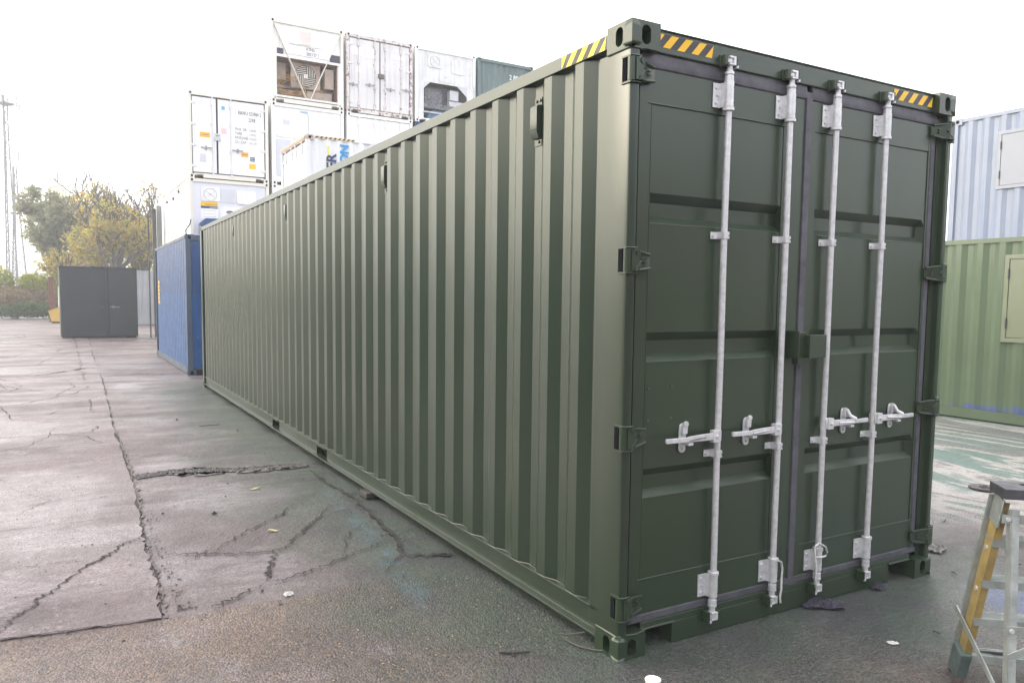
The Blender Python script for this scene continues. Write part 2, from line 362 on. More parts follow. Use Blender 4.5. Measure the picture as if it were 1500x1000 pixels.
# gaskets: two-faced rubber lips
def gasket(leaf, xs):
    g = MB()
    (a, b) = xs
    g.prism([(YD+0.006, 2.712), (YD-0.006, 2.722), (YD-0.010, 2.742), (YD-0.002, 2.786), (YD+0.03, 2.786), (YD+0.03, 2.712)], 0, a, b)
    g.prism([(YD+0.004, 0.184), (YD-0.008, 0.180), (YD-0.008, 0.150), (YD+0.004, 0.146), (YD+0.03, 0.146), (YD+0.03, 0.184)], 0, a, b)
    return g
g = gasket(dl, (0.088, 1.19)); g.box(0.0885, 0.0912, YD+0.012, YD+0.029, 0.147, 2.785)
g.build('gasket', GASKET, dl)
g = gasket(dr, (1.232, WD-0.105)); g.prism([(1.186, YD+0.004), (1.190, YD-0.008), (1.232, YD-0.008), (1.236, YD+0.004), (1.236, YD+0.03), (1.186, YD+0.03)], 2, 0.140, 2.755)
g.prism([(WD-0.150, YD+0.006), (WD-0.146, YD-0.004), (WD-0.110, YD-0.004), (WD-0.100, YD+0.010), (WD-0.100, YD+0.03), (WD-0.150, YD+0.03)], 2, 0.150, 2.780)
g.build('gasket', GASKET, dr)
# hinges
def hinge(leaf, z, mirror):
    X = (lambda a: WD-a) if mirror else (lambda a: a)
    mb = MB()
    mb.m = 1; a, b = sorted((X(-0.0006), X(0.006))); mb.box(a, b, 0.034, 0.062, z-0.052, z+0.052); mb.m = 0
    a, b = sorted((X(-0.004), X(0.008)))
    for zz in (z-0.056, z+0.056): mb.box(a, b, 0.000, 0.064, zz-0.004, zz+0.004); mb.tube([(X(0.0), 0.002, zz), (X(0.03), -0.006, zz), (X(0.055), -0.002, zz)], 0.005, 6)
    mb.tube([(X(0.013), 0.012, z-0.050), (X(0.013), 0.012, z+0.050)], 0.019, 14)
    # blade: tapering plate
    t = 0.010
    q = [(0.020, -0.012, 0.048), (0.062, -0.014, 0.046), (0.100, YD-0.030, 0.040), (0.165, YD-0.012, 0.030)]
    vs = []
    for x, y, h in q: vs += [(X(x), y, z-h), (X(x), y, z+h), (X(x), y+t, z+h), (X(x), y+t, z-h)]
    fs = [(0,1,2,3), (12,15,14,13)]
    for i in range(3):
        for k in range(4): fs.append((i*4+k, i*4+(k+1) % 4, (i+1)*4+(k+1) % 4, (i+1)*4+k))
    mb.add(vs, fs)
    for s_ in (-1, 1):
        mb.tube([(X(0.034), -0.016, z+s_*0.044), (X(0.098), YD-0.034, z+s_*0.039), (X(0.158), YD-0.018, z+s_*0.030)], 0.0065, 8)
        mb.tube([(X(0.040), -0.015, z+s_*0.034), (X(0.078), YD-0.056, z), ], 0.004, 6)
    mb.box(*sorted((X(0.110), X(0.128))), YD-0.035, YD-0.02, z-0.012, z-0.006); mb.box(*sorted((X(0.112), X(0.126))), YD-0.035, YD-0.02, z+0.004, z+0.009)
    mb.build('hinge', [GREEN, BLACK], leaf)
for z in (2.684, 1.853, 1.048, 0.252):
    hinge(dl, z, False); hinge(dr, z, True)
# locking bars
def lockbar(leaf, x, hdir, wob):
    RY = 0.014
    b = MB(); b.tube([(x+wob*math.sin(k*1.3), RY, 0.135+(2.765-0.135)*k/12) for k in range(13)], 0.0158, 16); bar = b.build('locking_bar', GALV, leaf)
    for s_, zc in ((1, 2.806), (-1, 0.105)):
        # keeper on header / sill and cam on the bar
        c = MB(); yk = 0.034
        for dx in (-0.036, 0.028):
            c.prism([(x+dx-0.010, yk), (x+dx+0.012, yk), (x+dx+0.010, yk-0.034), (x+dx-0.002, yk-0.046), (x+dx-0.010, yk-0.030)], 2, zc-0.024, zc+0.026)
        c.box(x-0.05, x+0.05, yk-0.006, yk+0.002, zc-0.028, zc+0.030)
        c.build('cam_keeper', GREEN, leaf, bevel=0.002)
        c = MB()
        c.tube([(x, RY, zc-s_*0.060), (x, RY, zc-s_*0.046)], 0.022, 16)
        c.tube([(x, RY, zc-s_*0.046), (x, RY-0.002, zc-s_*0.018)], 0.0145, 12)
        c.box(x-0.020, x+0.018, RY-0.022, RY+0.014, zc-0.020, zc-0.010)
        c.box(x-0.020, x+0.018, RY-0.022, RY+0.014, zc+0.012, zc+0.022)
        c.box(x+0.004, x+0.020, RY-0.024, RY-0.008, zc-0.019, zc+0.021)
        c.prism([(x-0.030, RY-0.004), (x-0.012, RY-0.020), (x+0.012, RY-0.014), (x+0.036, RY+0.002), (x+0.030, RY+0.012), (x-0.026, RY+0.008)], 2, zc-0.008, zc+0.010)
        c.disc((x-0.026 if s_ < 0 else x+0.03, RY-0.016, zc-0.024), 0.008, 1, 0.014, 10)
        c.build('cam', GALV, leaf, bevel=0.002)
    # long bearing brackets top and bottom
    for s_, z0, z1 in ((1, 2.590, 2.712), (-1, 0.196, 0.318)):
        g = MB()
        g.prism([(x-0.070, YD-0.005), (x-0.020, YD-0.008), (x-0.020, YD), (x-0.070, YD)], 2, z0+0.004, z1-0.004)
        g.tube([(x, RY, z0+0.006), (x, RY, z1+0.004)], 0.0235, 18)
        g.prism([(x-0.028, YD-0.006), (x-0.020, RY), (x+0.020, RY), (x+0.024, YD)], 2, z0+0.006, z1-0.002)
        e = z0-0.004 if s_ > 0 else z1+0.004
        g.tube([(x, RY, e-0.008), (x, RY, e+0.008)], 0.0275, 18)
        e2 = z1+0.006 if s_ > 0 else z0-0.004
        g.tube([(x, RY, e2-0.002), (x, RY, e2+s_*0.024)], 0.0215, 16)
        for zz in (z0+0.026, z1-0.026):
            g.disc((x-0.052, YD-0.008, zz), 0.0075, 1, 0.008, 10)
            g.m = 1; g.disc((x+0.014, RY-0.0185, zz), 0.0035, 1, 0.004, 8); g.m = 0
        g.disc((x-0.046, YD-0.009, (z0+z1)/2), 0.005, 1, 0.008, 8)
        g.build('bearing_bracket', [GALV, BLACK], leaf, bevel=0.002)
    for z0 in (1.990, 0.925):
        g = MB()
        g.prism([(x-0.058, YD-0.004), (x-0.024, YD-0.006), (x-0.018, RY-0.016), (x+0.014, RY-0.021), (x+0.022, RY-0.004), (x+0.022, YD), (x-0.058, YD)], 2, z0-0.016, z0+0.018)
        g.disc((x-0.045, YD-0.006, z0), 0.007, 1, 0.010, 10)
        g.m = 1; g.disc((x+0.010, RY-0.0215, z0), 0.003, 1, 0.004, 8)
        g.build('guide_bracket', [GALV, BLACK], leaf, bevel=0.002)
    h = MB(); s = hdir; zh = 1.018
    def XX(a): return x+s*a
    # hub
    h.box(*sorted((XX(0.008), XX(0.052))), -0.014, 0.016, zh-0.030, zh+0.030); h.box(*sorted((XX(-0.006), XX(0.020))), -0.006, 0.034, zh-0.026, zh+0.026)
    h.disc((XX(0.032), -0.018, zh), 0.009, 1, 0.012, 12)
    # handle: flat forged bar then grip
    pts = [(0.045, 0.000, 0.017), (0.12, -0.004, 0.016), (0.20, -0.010, 0.014), (0.235, -0.014, 0.010), (0.26, -0.012, 0.011), (0.345, -0.006, 0.0115), (0.352, -0.005, 0.009)]
    vs = []
    for a, y, hh in pts: vs += [(XX(a), y-0.006, zh-hh+0.002*0), (XX(a), y-0.006, zh+hh), (XX(a), y+0.006, zh+hh), (XX(a), y+0.006, zh-hh)]
    fs = [(0,1,2,3), tuple(len(vs)-4+k for k in (3,2,1,0))]
    for i in range(len(pts)-1):
        for k in range(4): fs.append((i*4+k, i*4+(k+1) % 4, (i+1)*4+(k+1) % 4, (i+1)*4+k))
    h.add(vs, fs)
    h.tube([(XX(0.10), -0.010, zh+0.002), (XX(0.22), -0.018, zh-0.004)], 0.006, 8)
    h.build('handle', GALV, leaf, bevel=0.003)
    k = MB(); xc = XX(0.205)
    # retainer plate (stadium) with catch
    n = 16; poly = [(xc+0.022*math.cos(2*math.pi*i/n), zh-0.002+0.022*math.sin(2*math.pi*i/n)+(0.050 if math.sin(2*math.pi*(i+.001)/n) > 0 else -0.050)) for i in range(n)]
    k.prism(poly, 1, YD-0.010, YD-0.001)
    k.box(xc-0.016, xc+0.016, -0.018, YD-0.008, zh-0.030, zh-0.018)
    k.prism([(xc-0.016, zh+0.02), (xc+0.012, zh+0.02), (xc+0.014, zh+0.055), (xc-0.002, zh+0.074), (xc-0.014, zh+0.055)], 1, YD-0.03, YD-0.010)
    if s < 0: k.disc((xc+0.004, YD-0.026, zh+0.068), 0.014, 1, 0.012, 10)
    else: k.tube([(xc-0.004, YD-0.03, zh+0.064), (xc+0.006, YD-0.045, zh+0.030), (xc+0.03, -0.018, zh+0.012)], 0.011, 8)
    k.disc((xc, YD-0.014, zh-0.052), 0.008, 1, 0.010, 10)
    k.build('handle_retainer', GALV, leaf, bevel=0.002)
for leaf, x, d, wv in ((dl, 0.603, -1, 0.0015), (dl, 1.035, -1, -0.001), (dr, 1.390, 1, 0.001), (dr, 1.815, 1, -0.0015)): lockbar(leaf, x, d, wv)
# cord loops round the two middle bars (customs cord)
for leaf, x, pts in ((dr, 1.39, [(-0.055, -0.01, 0.352), (-0.062, -0.016, 0.300), (-0.050, -0.02, 0.24), (-0.055, -0.022, 0.18), (-0.048, -0.022, 0.135), (-0.056, -0.022, 0.128)]),
                (dl, 1.035, [(0.0, -0.02, 0.325), (0.028, -0.016, 0.31), (0.046, -0.01, 0.27), (0.040, -0.012, 0.22), (0.036, -0.016, 0.16), (0.028, -0.016, 0.12), (0.034, -0.016, 0.09)])):
    mb = MB(); mb.tube([(x+a, b, c) for a, b, c in pts], 0.0055, 8)
    if leaf is dr: mb.tube([(x-0.055, -0.01, 0.352), (x-0.03, -0.014, 0.365), (x, -0.022, 0.350), (x+0.03, -0.014, 0.334), (x+0.050, -0.008, 0.300), (x+0.030, -0.014, 0.285), (x-0.01, -0.022, 0.287), (x-0.05, -0.012, 0.290)], 0.0055, 8)
    mb.build('cord', mat('dirty_white_cord', (0.55, 0.54, 0.52), 0.8, var=0.2, vscale=60), leaf)
# lock box: two nested folded steel boxes
mb = MB(); mb.box(1.110, 1.172, -0.030, YD-0.001, 1.390, 1.520); mb.box(1.104, 1.112, -0.036, YD-0.001, 1.384, 1.526); mb.box(1.104, 1.16, -0.03, YD-0.001, 1.3835, 1.3895)
lb = mb.build('lock_box', GREEN, dl, bevel=0.003)
mb = MB(); mb.box(1.160, 1.292, -0.060, -0.052, 1.386, 1.506); mb.box(1.166, 1.288, -0.052, YD-0.001, 1.498, 1.5045); mb.box(1.166, 1.288, -0.052, YD-0.001, 1.388, 1.394); mb.box(1.284, 1.2905, -0.052, YD-0.001, 1.394, 1.498); mb.box(1.1605, 1.166, -0.052, 0.0, 1.388, 1.5045)
mb.box(1.122, 1.150, -0.02, 0.02, 1.350, 1.382)
mb.build('lock_box', GREEN, dr, bevel=0.003)
# vents on the side
def vent(y, z):
    mb = MB(); X = 0.040
    mb.box(X+0.001, X+0.005, y-0.034, y+0.034, z-0.125, z+0.125)       # mounting plate
    mb.prism([(X+0.001, z+0.085), (X-0.024, z+0.080), (X-0.030, z+0.070), (X-0.030, z-0.055), (X-0.016, z-0.088), (X+0.001, z-0.088)], 1, y-0.033, y+0.033)
    for zz, yy in ((z+0.108, y-0.020), (z+0.108, y+0.016), (z-0.105, y-0.01)):
        mb.disc((X-0.001, yy, zz), 0.008, 0, 0.010, 8)
    mb.m = 1; mb.box(X-0.0305, X-0.0295, y-0.026, y+0.026, z-0.046, z-0.043)
    return mb.build('vent', [GREEN_SIDE, BLACK], gc, bevel=0.002)
for y in (0.821, 3.045, 6.103, 9.161): vent(y, 2.610)

# ------------------------------------------------------------------ background containers
def frame_parts(root, w, l, h, fm, castm=None, roofm=None, hollow_front=False):
    mb = MB()
    p = 0.10
    for x in (0, w-p):
        for y in (0.004, l-p-0.004): mb.box(x+0.004 if x == 0 else x, x+p if x == 0 else w-0.004, y, y+p, 0.118, h-0.118)
    for x in (0, w-0.06):
        mb.box(x+0.005, x+0.055, 0.1781, l-0.1781, h-0.075, h-0.012); mb.box(x+0.005, x+0.055, 0.1781, l-0.1781, 0.02, 0.16)
    for y in (0.006, l-0.086):
        mb.box(0.1621, w-0.1621, y, y+0.08, h-0.115, h-0.012)
        mb.box(0.1621, 0.25, y, y+0.08, 0.09, 0.15); mb.box(0.2501, 0.42, y, y+0.08, 0.115, 0.15); mb.box(0.4201, w-0.4201, y, y+0.08, 0.02, 0.15); mb.box(w-0.42, w-0.2501, y, y+0.08, 0.115, 0.15); mb.box(w-0.25, w-0.1621, y, y+0.08, 0.09, 0.15)
    mb.build('frame', fm, root)
    for x in (0, w-0.162):
        for y in (0, l-0.178):
            for z in (0, h-0.118): casting('corner_casting', castm or fm, root, x, y, z, -1 if x == 0 else 1, -1 if y == 0 else 1, detail=False)
    mb = MB(); mb.box(0.056, w-0.056, 0.09, l-0.09, h-0.04, h-0.03); mb.build('roof', roofm or fm, root)
    mb = MB(); mb.box(0.056, w-0.056, 0.09, l-0.09, 0.10, 0.15); mb.build('floor', fm, root)
def side(root, w, l, h, m, flat=False, wall_b=None):
    for x in (0, w):
        s_ = 1 if x == 0 else -1
        if flat:
            mb = MB(); a, b = sorted((x+s_*0.012, x+s_*0.05)); mb.box(a, b, 0.105, l-0.105, 0.161, h-0.076)
            for y in np.arange(0.8, l-0.3, 1.0): mb.box(*sorted((x+s_*0.009, x+s_*0.0121)), y, y+0.03, 0.17, h-0.08)
            mb.build('side_panel', m, root)
        else: corrugated(x+s_*0.010, x+s_*0.046, 0.105, l-0.105, 0.161, h-0.076, m, 'side_panel', root, first=0.15)
def end_blank(root, w, l, h, m, y, outward):
    corrugated(y+outward*0.0, y-outward*0.04, 0.105, w-0.105, 0.151, h-0.116, m, 'end_wall', root, axis=1, first=0.18, pitch=0.25)
def doors(root, w, h, m, gm, sm, ribs=True, nb=4, hm=None, mid=None, bars=None):
    mid = mid or w/2
    for k, (a, b) in enumerate(((0.115, mid-0.014), (mid+0.014, w-0.115))):
        mb = MB(); mb.box(a+0.014, b-0.014, 0.040, 0.09, 0.190, h-0.155)
        if ribs:
            for z in (0.27, 0.5, 0.73):
                zz = 0.19+(h-0.35)*z; mb.box(a+0.06, b-0.06, 0.0375, 0.0401, zz-0.03, zz+0.03)
        leaf = mb.build('door', m, root, bevel=0.004)
        g = MB(); y0, y1 = 0.044, 0.088
        g.box(a-0.008, a+0.0138, y0, y1, 0.165, h-0.13); g.box(b-0.0138, b+0.008, y0, y1, 0.165, h-0.13)
        g.box(a+0.014, b-0.014, y0, y1, 0.165, 0.1898); g.box(a+0.014, b-0.014, y0, y1, h-0.1548, h-0.13)
        g.build('gasket', sm, leaf)
        hg = hm or gm
        for i in range(4):
            z = 0.19+(h-0.35)*(0.08+0.28*i); q = MB()
            if k == 0: q.box(0.03, 0.24, 0.022, 0.0385, z-0.04, z+0.04)
            else: q.box(w-0.24, w-0.03, 0.022, 0.0385, z-0.04, z+0.04)
            q.build('hinge', hg, leaf, bevel=0.006)
        xs = [a+(b-a)*t for t in ((0.30, 0.84) if k == 0 else (0.16, 0.70))] if nb == 4 else [bars[k]]
        for j, x in enumerate(xs):
            q = MB(); q.tube([(x, 0.012, 0.10), (x, 0.012, h-0.06)], 0.017, 8)
            for z in (0.13, h-0.10): q.box(x-0.04, x+0.04, -0.004, 0.03, z-0.03, z+0.03)
            for z in (0.28, 0.9, 1.7, h-0.30): q.box(x-0.05, x+0.03, 0.0, 0.038, z-0.03 if z not in (0.28, h-0.30) else z-0.09, z+0.03 if z not in (0.28, h-0.30) else z+0.09)
            q.build('locking_bar', gm, leaf)
            q = MB(); d = 1 if (k == 1) else -1; zz = 0.95+0.05*j
            q.bar((x+d*0.02, -0.005, zz), (x+d*0.36, -0.008, zz), 0.014, 0.035); q.box(x+d*0.2-0.02, x+d*0.2+0.02, -0.004, 0.03, zz-0.06, zz+0.06)
            q.build('handle', MATS['dull_handle_steel'], leaf)
mat('dull_handle_steel', (0.33, 0.33, 0.36), 0.5, 0.2)
GREYM = mat('grey_hardware', (0.52, 0.52, 0.55), 0.5, 0.1)
def rrect(mb, x0, x1, z0, z1, y0, y1, c=0.06):
    mb.prism([(x0+c, z0), (x1-c, z0), (x1-c*.3, z0+c*.3), (x1, z0+c), (x1, z1-c), (x1-c*.3, z1-c*.3), (x1-c, z1), (x0+c, z1), (x0+c*.3, z1-c*.3), (x0, z1-c), (x0, z0+c), (x0+c*.3, z0+c*.3)], 1, y0, y1)
def hatch(root, x, z, w, h, m, fan=True):
    """round-cornered access cover with a ventilation dial"""
    mb = MB(); rrect(mb, x-w/2, x+w/2, z-h/2, z+h/2, 0.018, 0.040)
    for i in range(3):
        for s_ in (-1, 1): mb.disc((x-w*0.4+w*0.4*i, 0.017, z+s_*(h/2-0.035)), 0.010, 1, 0.006, 8); 
    o = mb.build('access_cover', m, root, bevel=0.004)
    if fan:
        mb = MB(); n = 28
        for r, t in ((0.19, 0.010), ): 
            mb.tube([(x+r*math.cos(2*math.pi*i/n), 0.014, z+r*math.sin(2*math.pi*i/n)) for i in range(n+1)], t, 6)
        mb.bar((x-0.13, 0.012, z+0.10), (x+0.13, 0.012, z-0.10), 0.008, 0.012, up=(0, 1, 0)); mb.bar((x-0.13, 0.012, z-0.10), (x+0.13, 0.012, z+0.10), 0.008, 0.012, up=(0, 1, 0))
        mb.disc((x, 0.012, z), 0.022, 1, 0.012, 10)
        mb.build('ventilation_dial', MATS['grey_hardware'], o)
SX, SY, STH, SP = 1.338, 23.25, 0.012, 2.648
CS, SN = math.cos(STH), math.sin(STH)
def stackpos(c, lvl): u = c*2.538; return (SX+u*CS, SY+u*SN, lvl*SP)
SH = 2.645                      # height of one tier
def base_container(name, loc, label, cat, rz, w, l, h, fm, sidem, flat=True, group=None, back=True):
    r = empty(name, loc, label, cat, rz, group)
    frame_parts(r, w, l, h, fm); side(r, w, l, h, sidem, flat)
    if back: end_blank(r, w, l, h, sidem, l-0.05, 1)
    return r
# -- reefer number marks column (0, 3rd tier): doors
r = base_container('white_container', stackpos(0, 2), 'clean white container with dark-edged doors, serial lettering and yellow stickers', 'container', STH, WD, 6.058, SH, CREAM, WHITE)
doors(r, WD, SH, WHITE, GALV, DKSEAL, ribs=False, nb=2, mid=0.86, bars=(0.72, 1.28))
txt('RAWU 553984 5', 0.165, MARK, r, (1.50, 0.036, 2.10), sx=0.62, name='serial_number', bold=0.001)
txt('22R8', 0.165, MARK, r, (1.82, 0.036, 1.90), sx=0.62, name='type_code', bold=0.001)
for i, (a, b) in enumerate((('MAX. GR.', '30 480 KG'), ('TARE', '2 950 KG'), ('PAYLOAD', '27 530 KG'), ('CU. CAP.', '28.6 CU M'))):
    txt(a, 0.12, MARK, r, (1.40, 0.036, 1.60-i*0.135), sx=0.75, name='lettering'); txt(b, 0.10, mat('grey_print', (0.28, 0.28, 0.30), 0.6), r, (1.84, 0.036, 1.60-i*0.135), sx=0.5, name='lettering')
def sticker(root, x0, x1, z0, z1, m, name='sticker', y=0.036, lines=0, lm=None):
    mb = MB(); mb.box(x0, x1, y, y+0.003, z0, z1)
    if lines:
        mb.m = 1
        for i in range(lines):
            z = z0+(z1-z0)*(i+0.7)/(lines+0.4); mb.box(x0+(x1-x0)*0.12, x1-(x1-x0)*(0.12+0.13*(i % 2)), y-0.002, y-0.0002, z-0.008, z+0.008)
    return mb.build(name, [m, lm or MARK], root)
sticker(r, 0.34, 0.64, 1.275, 1.43, ORANGE, lines=1); sticker(r, 0.33, 0.52, 0.50, 0.76, PANEL, lines=4, lm=GREYM)
sticker(r, 1.00, 1.10, 2.18, 2.29, mat('sky_blue_sticker', (0.10, 0.42, 0.80), 0.5)); sticker(r, 0.985, 1.14, 1.44, 1.61, mat('faded_pink_sticker', (0.80, 0.50, 0.55), 0.6))
sticker(r, 1.58, 1.80, 0.78, 0.93, ORANGE, lines=1); sticker(r, 1.86, 2.00, 0.66, 0.80, NAVY, lines=2, lm=WHITE); sticker(r, 1.82, 2.03, 0.42, 0.58, YEL)
mb = MB(); mb.box(0.78, 0.96, 0.0, 0.038, 1.20, 1.33); mb.box(0.80, 0.95, 0.008, 0.038, 1.36, 1.42); mb.build('lock_box', GREYM, r, bevel=0.005)
# -- carrier style reefer machinery end (column 0, 2nd tier)
def reefer_front(r, w, h, m):
    mb = MB(); mb.box(0.105, w-0.105, 0.042, 0.09, 0.151, h-0.116)
    n = 9
    for i in range(n+1):
        mb.disc((0.14+(w-0.28)*i/n, 0.041, h-0.15), 0.010, 1, 0.008, 8)
        z = 0.25+(h-0.5)*i/n
        for x in (0.125, w-0.125): mb.disc((x, 0.041, z), 0.012, 1, 0.008, 8)
    return mb.build('machinery_panel', m, r)
r = base_container('refrigerated_container', stackpos(0, 1), 'white refrigerated container showing round dial and yellow banner above the blue container roof', 'container', STH, WD, 9.1, SH, CREAM, WHITE)
reefer_front(r, WD, SH, mat('lilac_white_panel', (0.66, 0.67, 0.74), 0.45, var=0.03))
hatch(r, 0.62, 2.17, 0.56, 0.44, WHITE); hatch(r, 1.72, 2.13, 0.60, 0.42, WHITE, fan=False)
mb = MB(); mb.box(0.94, 1.38, 0.030, 0.0415, 1.94, 2.36); mb.build('cover_plate', PANEL, r)
sticker(r, 0.33, 0.84, 1.80, 1.93, YEL, 'banner', y=0.034); sticker(r, 0.33, 0.84, 1.725, 1.797, NAVY, 'banner', y=0.034); sticker(r, 0.33, 0.84, 1.40, 1.722, WHITE, 'notice', y=0.034, lines=3, lm=GREYM)
txt('cargostore', 0.085, MARK, r, (0.45, 0.032, 1.83), name='lettering'); txt('worldwide', 0.06, WHITE, r, (0.58, 0.032, 1.742), name='lettering')
mb = MB(); rrect(mb, 0.92, 1.66, 1.42, 1.80, 0.028, 0.041, 0.05); mb.build('cover_plate', WHITE, r, bevel=0.003)
mb = MB(); mb.disc((1.20, 0.025, 1.64), 0.052, 1, 0.006, 24, sx=1, sz=2.2)
o = mb.build('badge', NAVY, r); txt('Carrier', 0.055, WHITE, r, (1.20, 0.0205, 1.622), align='CENTER', name='lettering')
mb = MB(); mb.prism([(0.26, 0.9), (0.26, 1.24), (0.44, 1.40), (0.80, 1.40), (0.92, 1.28), (0.92, 0.9)], 1, -0.22, 0.04); mb.build('compressor_cover', mat('carrier_blue_paint', (0.02, 0.07, 0.22), 0.4, var=0.2), r, bevel=0.01)
mb = MB(); mb.box(0.93, 1.5, 0.02, 0.041, 0.75, 1.36); mb.build('machinery_recess', BLACK, r)
# -- column 1 tier 3 : plain white reefer machinery end
r = base_container('refrigerated_container', stackpos(1, 2), 'plain white refrigerated container directly beneath the one with tangled yellow cable', 'container', STH, WD, 12.192, SH, WHITE, WHITE)
reefer_front(r, WD, SH, WHITE)
mb = MB(); rrect(mb, 0.16, 1.22, 1.55, 2.46, 0.022, 0.041, 0.06); rrect(mb, 1.24, 2.26, 1.60, 2.40, 0.024, 0.041, 0.06); mb.build('cover_plate', WHITE, r, bevel=0.004)
sticker(r, 0.38, 0.60, 1.95, 2.12, PANEL, 'notice', y=0.018, lines=1, lm=GREYM)
mb = MB(); mb.box(0.16, 0.62, 0.022, 0.041, 0.30, 1.48); mb.build('cover_plate', PANEL, r, bevel=0.004)
mb = MB(); mb.tube([(0.95, 0.015, 2.44), (1.20, 0.012, 2.40), (1.225, 0.012, 2.2), (1.23, 0.014, 1.5)], 0.010, 6); mb.build('cable', GREYM, r)
sticker(r, 0.96, 1.2, 2.40, 2.46, mat('pale_blue_sticker', (0.25, 0.42, 0.6), 0.6), y=0.018)
# -- column 2 tier 3 : white door end
r = base_container('white_container', stackpos(2, 2), 'plain white container with faint door gear, directly beneath the rust-stained door end', 'container', STH, WD, 12.192, SH, WHITE, WHITE)
doors(r, WD, SH, WHITE, WHITE, WHITE, ribs=False, nb=4, hm=WHITE); sticker(r, 0.30, 0.52, 1.55, 1.70, PANEL, lines=3, lm=GREYM)
# -- column 3 tier 3 : blue
BLUEC = mat('blue_stack_paint', (0.02, 0.06, 0.20), 0.45, var=0.15, rust=0.1)
r = base_container('blue_container', stackpos(3, 2), 'blue container showing only a corner below the grimy refrigerated container', 'container', STH, WD, 12.192, SH, BLUEC, BLUEC, flat=False)
end_blank(r, WD, 12.192, SH, BLUEC, 0.05, -1)
# -- column 1 tier 4: KTNU reefer with open machinery bay
r = base_container('refrigerated_container', stackpos(1, 3), 'cream-framed refrigerated container with open machinery bay and tangled yellow cable', 'container', STH, WD, 12.192, SH, CREAM, WHITE)
BRN = mat('rusty_machinery_bay', (0.30, 0.19, 0.14), 0.8, var=0.5, vscale=8, rust=0.5, rscale=9)
mb = MB(); mb.box(0.105, WD-0.105, 0.06, 0.09, 1.50, SH-0.116); mb.box(0.105, 0.20, 0.02, 0.09, 0.151, 1.499); mb.box(WD-0.20, WD-0.105, 0.02, 0.09, 0.151, 1.499)
mb.build('machinery_panel', WHITE, r)
mb = MB(); mb.m = 0; mb.box(0.201, WD-0.201, 0.62, 0.64, 0.20, 1.498); mb.box(0.201, WD-0.201, 0.091, 0.62, 1.46, 1.498); mb.box(0.201, 0.22, 0.10, 0.62, 0.2, 1.459); mb.box(WD-0.22, WD-0.201, 0.10, 0.62, 0.2, 1.459)
mb.box(0.221, WD-0.221, 0.10, 0.619, 0.151, 0.2); mb.box(0.25, 1.2, 0.30, 0.55, 0.201, 0.52); mb.m = 1; mb.box(1.25, 2.1, 0.25, 0.55, 0.201, 0.55); mb.box(1.85, 2.15, 0.20, 0.5, 0.70, 1.35); mb.box(0.24, 0.60, 0.45, 0.6, 0.85, 1.40); mb.box(0.221, WD-0.221, 0.54, 0.6, 0.62, 0.70)
mb.build('machinery_bay', [BRN, mat('tan_bay_panel', (0.46, 0.36, 0.30), 0.6, var=0.2, vscale=4, rust=0.3, rscale=6)], r)
mb = MB(); mb.box(0.72, 1.72, 0.30, 0.33, 0.62, 1.44); o = mb.build('fan_housing', MATS['tan_bay_panel'], r, bevel=0.02)
mb = MB(); n = 30
mb.m = 0; mb.disc((1.22, 0.295, 1.03), 0.36, 1, 0.010, 32); mb.m = 1
for q in range(4):
    a = q*math.pi/2
    for k in range(5):
        t = 0.06+k*0.06
        p, q2 = Vector((t, 0, -0.02)), Vector((t, 0, math.sqrt(max(0.34**2-t*t, 0.001))))
        rot = Matrix.Rotation(a, 3, 'Y'); c0 = Vector((1.22, 0.283, 1.03)); mb.bar(c0+rot@p, c0+rot@q2, 0.018, 0.012, up=(0, 1, 0))
mb.box(1.15, 1.29, 0.268, 0.278, 0.96, 1.10); mb.build('fan_grille', [mat('brown_grille', (0.10, 0.07, 0.06), 0.7), CREAM], o)
mb = MB()
for x0, x1 in ((0.13, 1.15), (WD-0.13, 1.29)): mb.bar((x0, 0.012, 2.46), (x1, 0.012, 0.22), 0.02, 0.12, up=(0, 1, 0))
mb.build('brace', CREAM, r)
mb = MB()
mb.box(0.09, 2.35, -0.012, 0.01, 1.46, 1.54); mb.box(0.09, 2.35, -0.012, 0.01, 0.18, 0.24); mb.box(0.09, 0.16, -0.012, 0.01, 0.2401, 1.4599); mb.box(2.28, 2.35, -0.012, 0.01, 0.2401, 1.4599)
mb.build('bay_frame', WHITE, r, bevel=0.004)
mb = MB()
for (a, b), (c, d) in (((0.22, 0.36), (1.55, 1.74)), ((1.98, 2.26), (1.56, 1.80))): mb = MB(); mb.box(a, b+0.06, 0.045, 0.0595, c, d); mb.build('side_recess', DKSEAL, r)
mb = MB(); rrect(mb, 0.62, 1.34, 1.96, 2.40, 0.04, 0.0595, 0.02)
for x in (0.82, 1.55): mb.prism([(x-0.05, 1.93), (x+0.05, 1.93), (x+0.02, 2.08), (x-0.02, 2.08)], 1, 0.03, 0.0595)
mb.build('cover_plate', WHITE, r, bevel=0.003)
mb = MB(); mb.box(0.98, 1.34, 0.036, 0.0399, 1.97, 2.39); mb.build('cover_plate', mat('blush_panel', (0.70, 0.64, 0.60), 0.6), r)
mb = MB(); mb.box(0.60, 1.80, 0.048, 0.0595, 1.925, 1.94); mb.box(0.55, 2.0, 0.045, 0.0595, 1.60, 1.615); mb.build('edge_strip', MATS['grey_hardware'], r)
txt('KTNU', 0.15, MARK, r, (1.18, 0.050, 1.80), sx=0.72, name='serial_number', bold=0.001); txt('502157 1', 0.15, MARK, r, (1.18, 0.050, 1.645), sx=0.78, name='serial_number', bold=0.001)
mb = MB(); rnd = random.Random(3); YC = mat('ochre_cable', (0.50, 0.30, 0.08), 0.6, var=0.15)
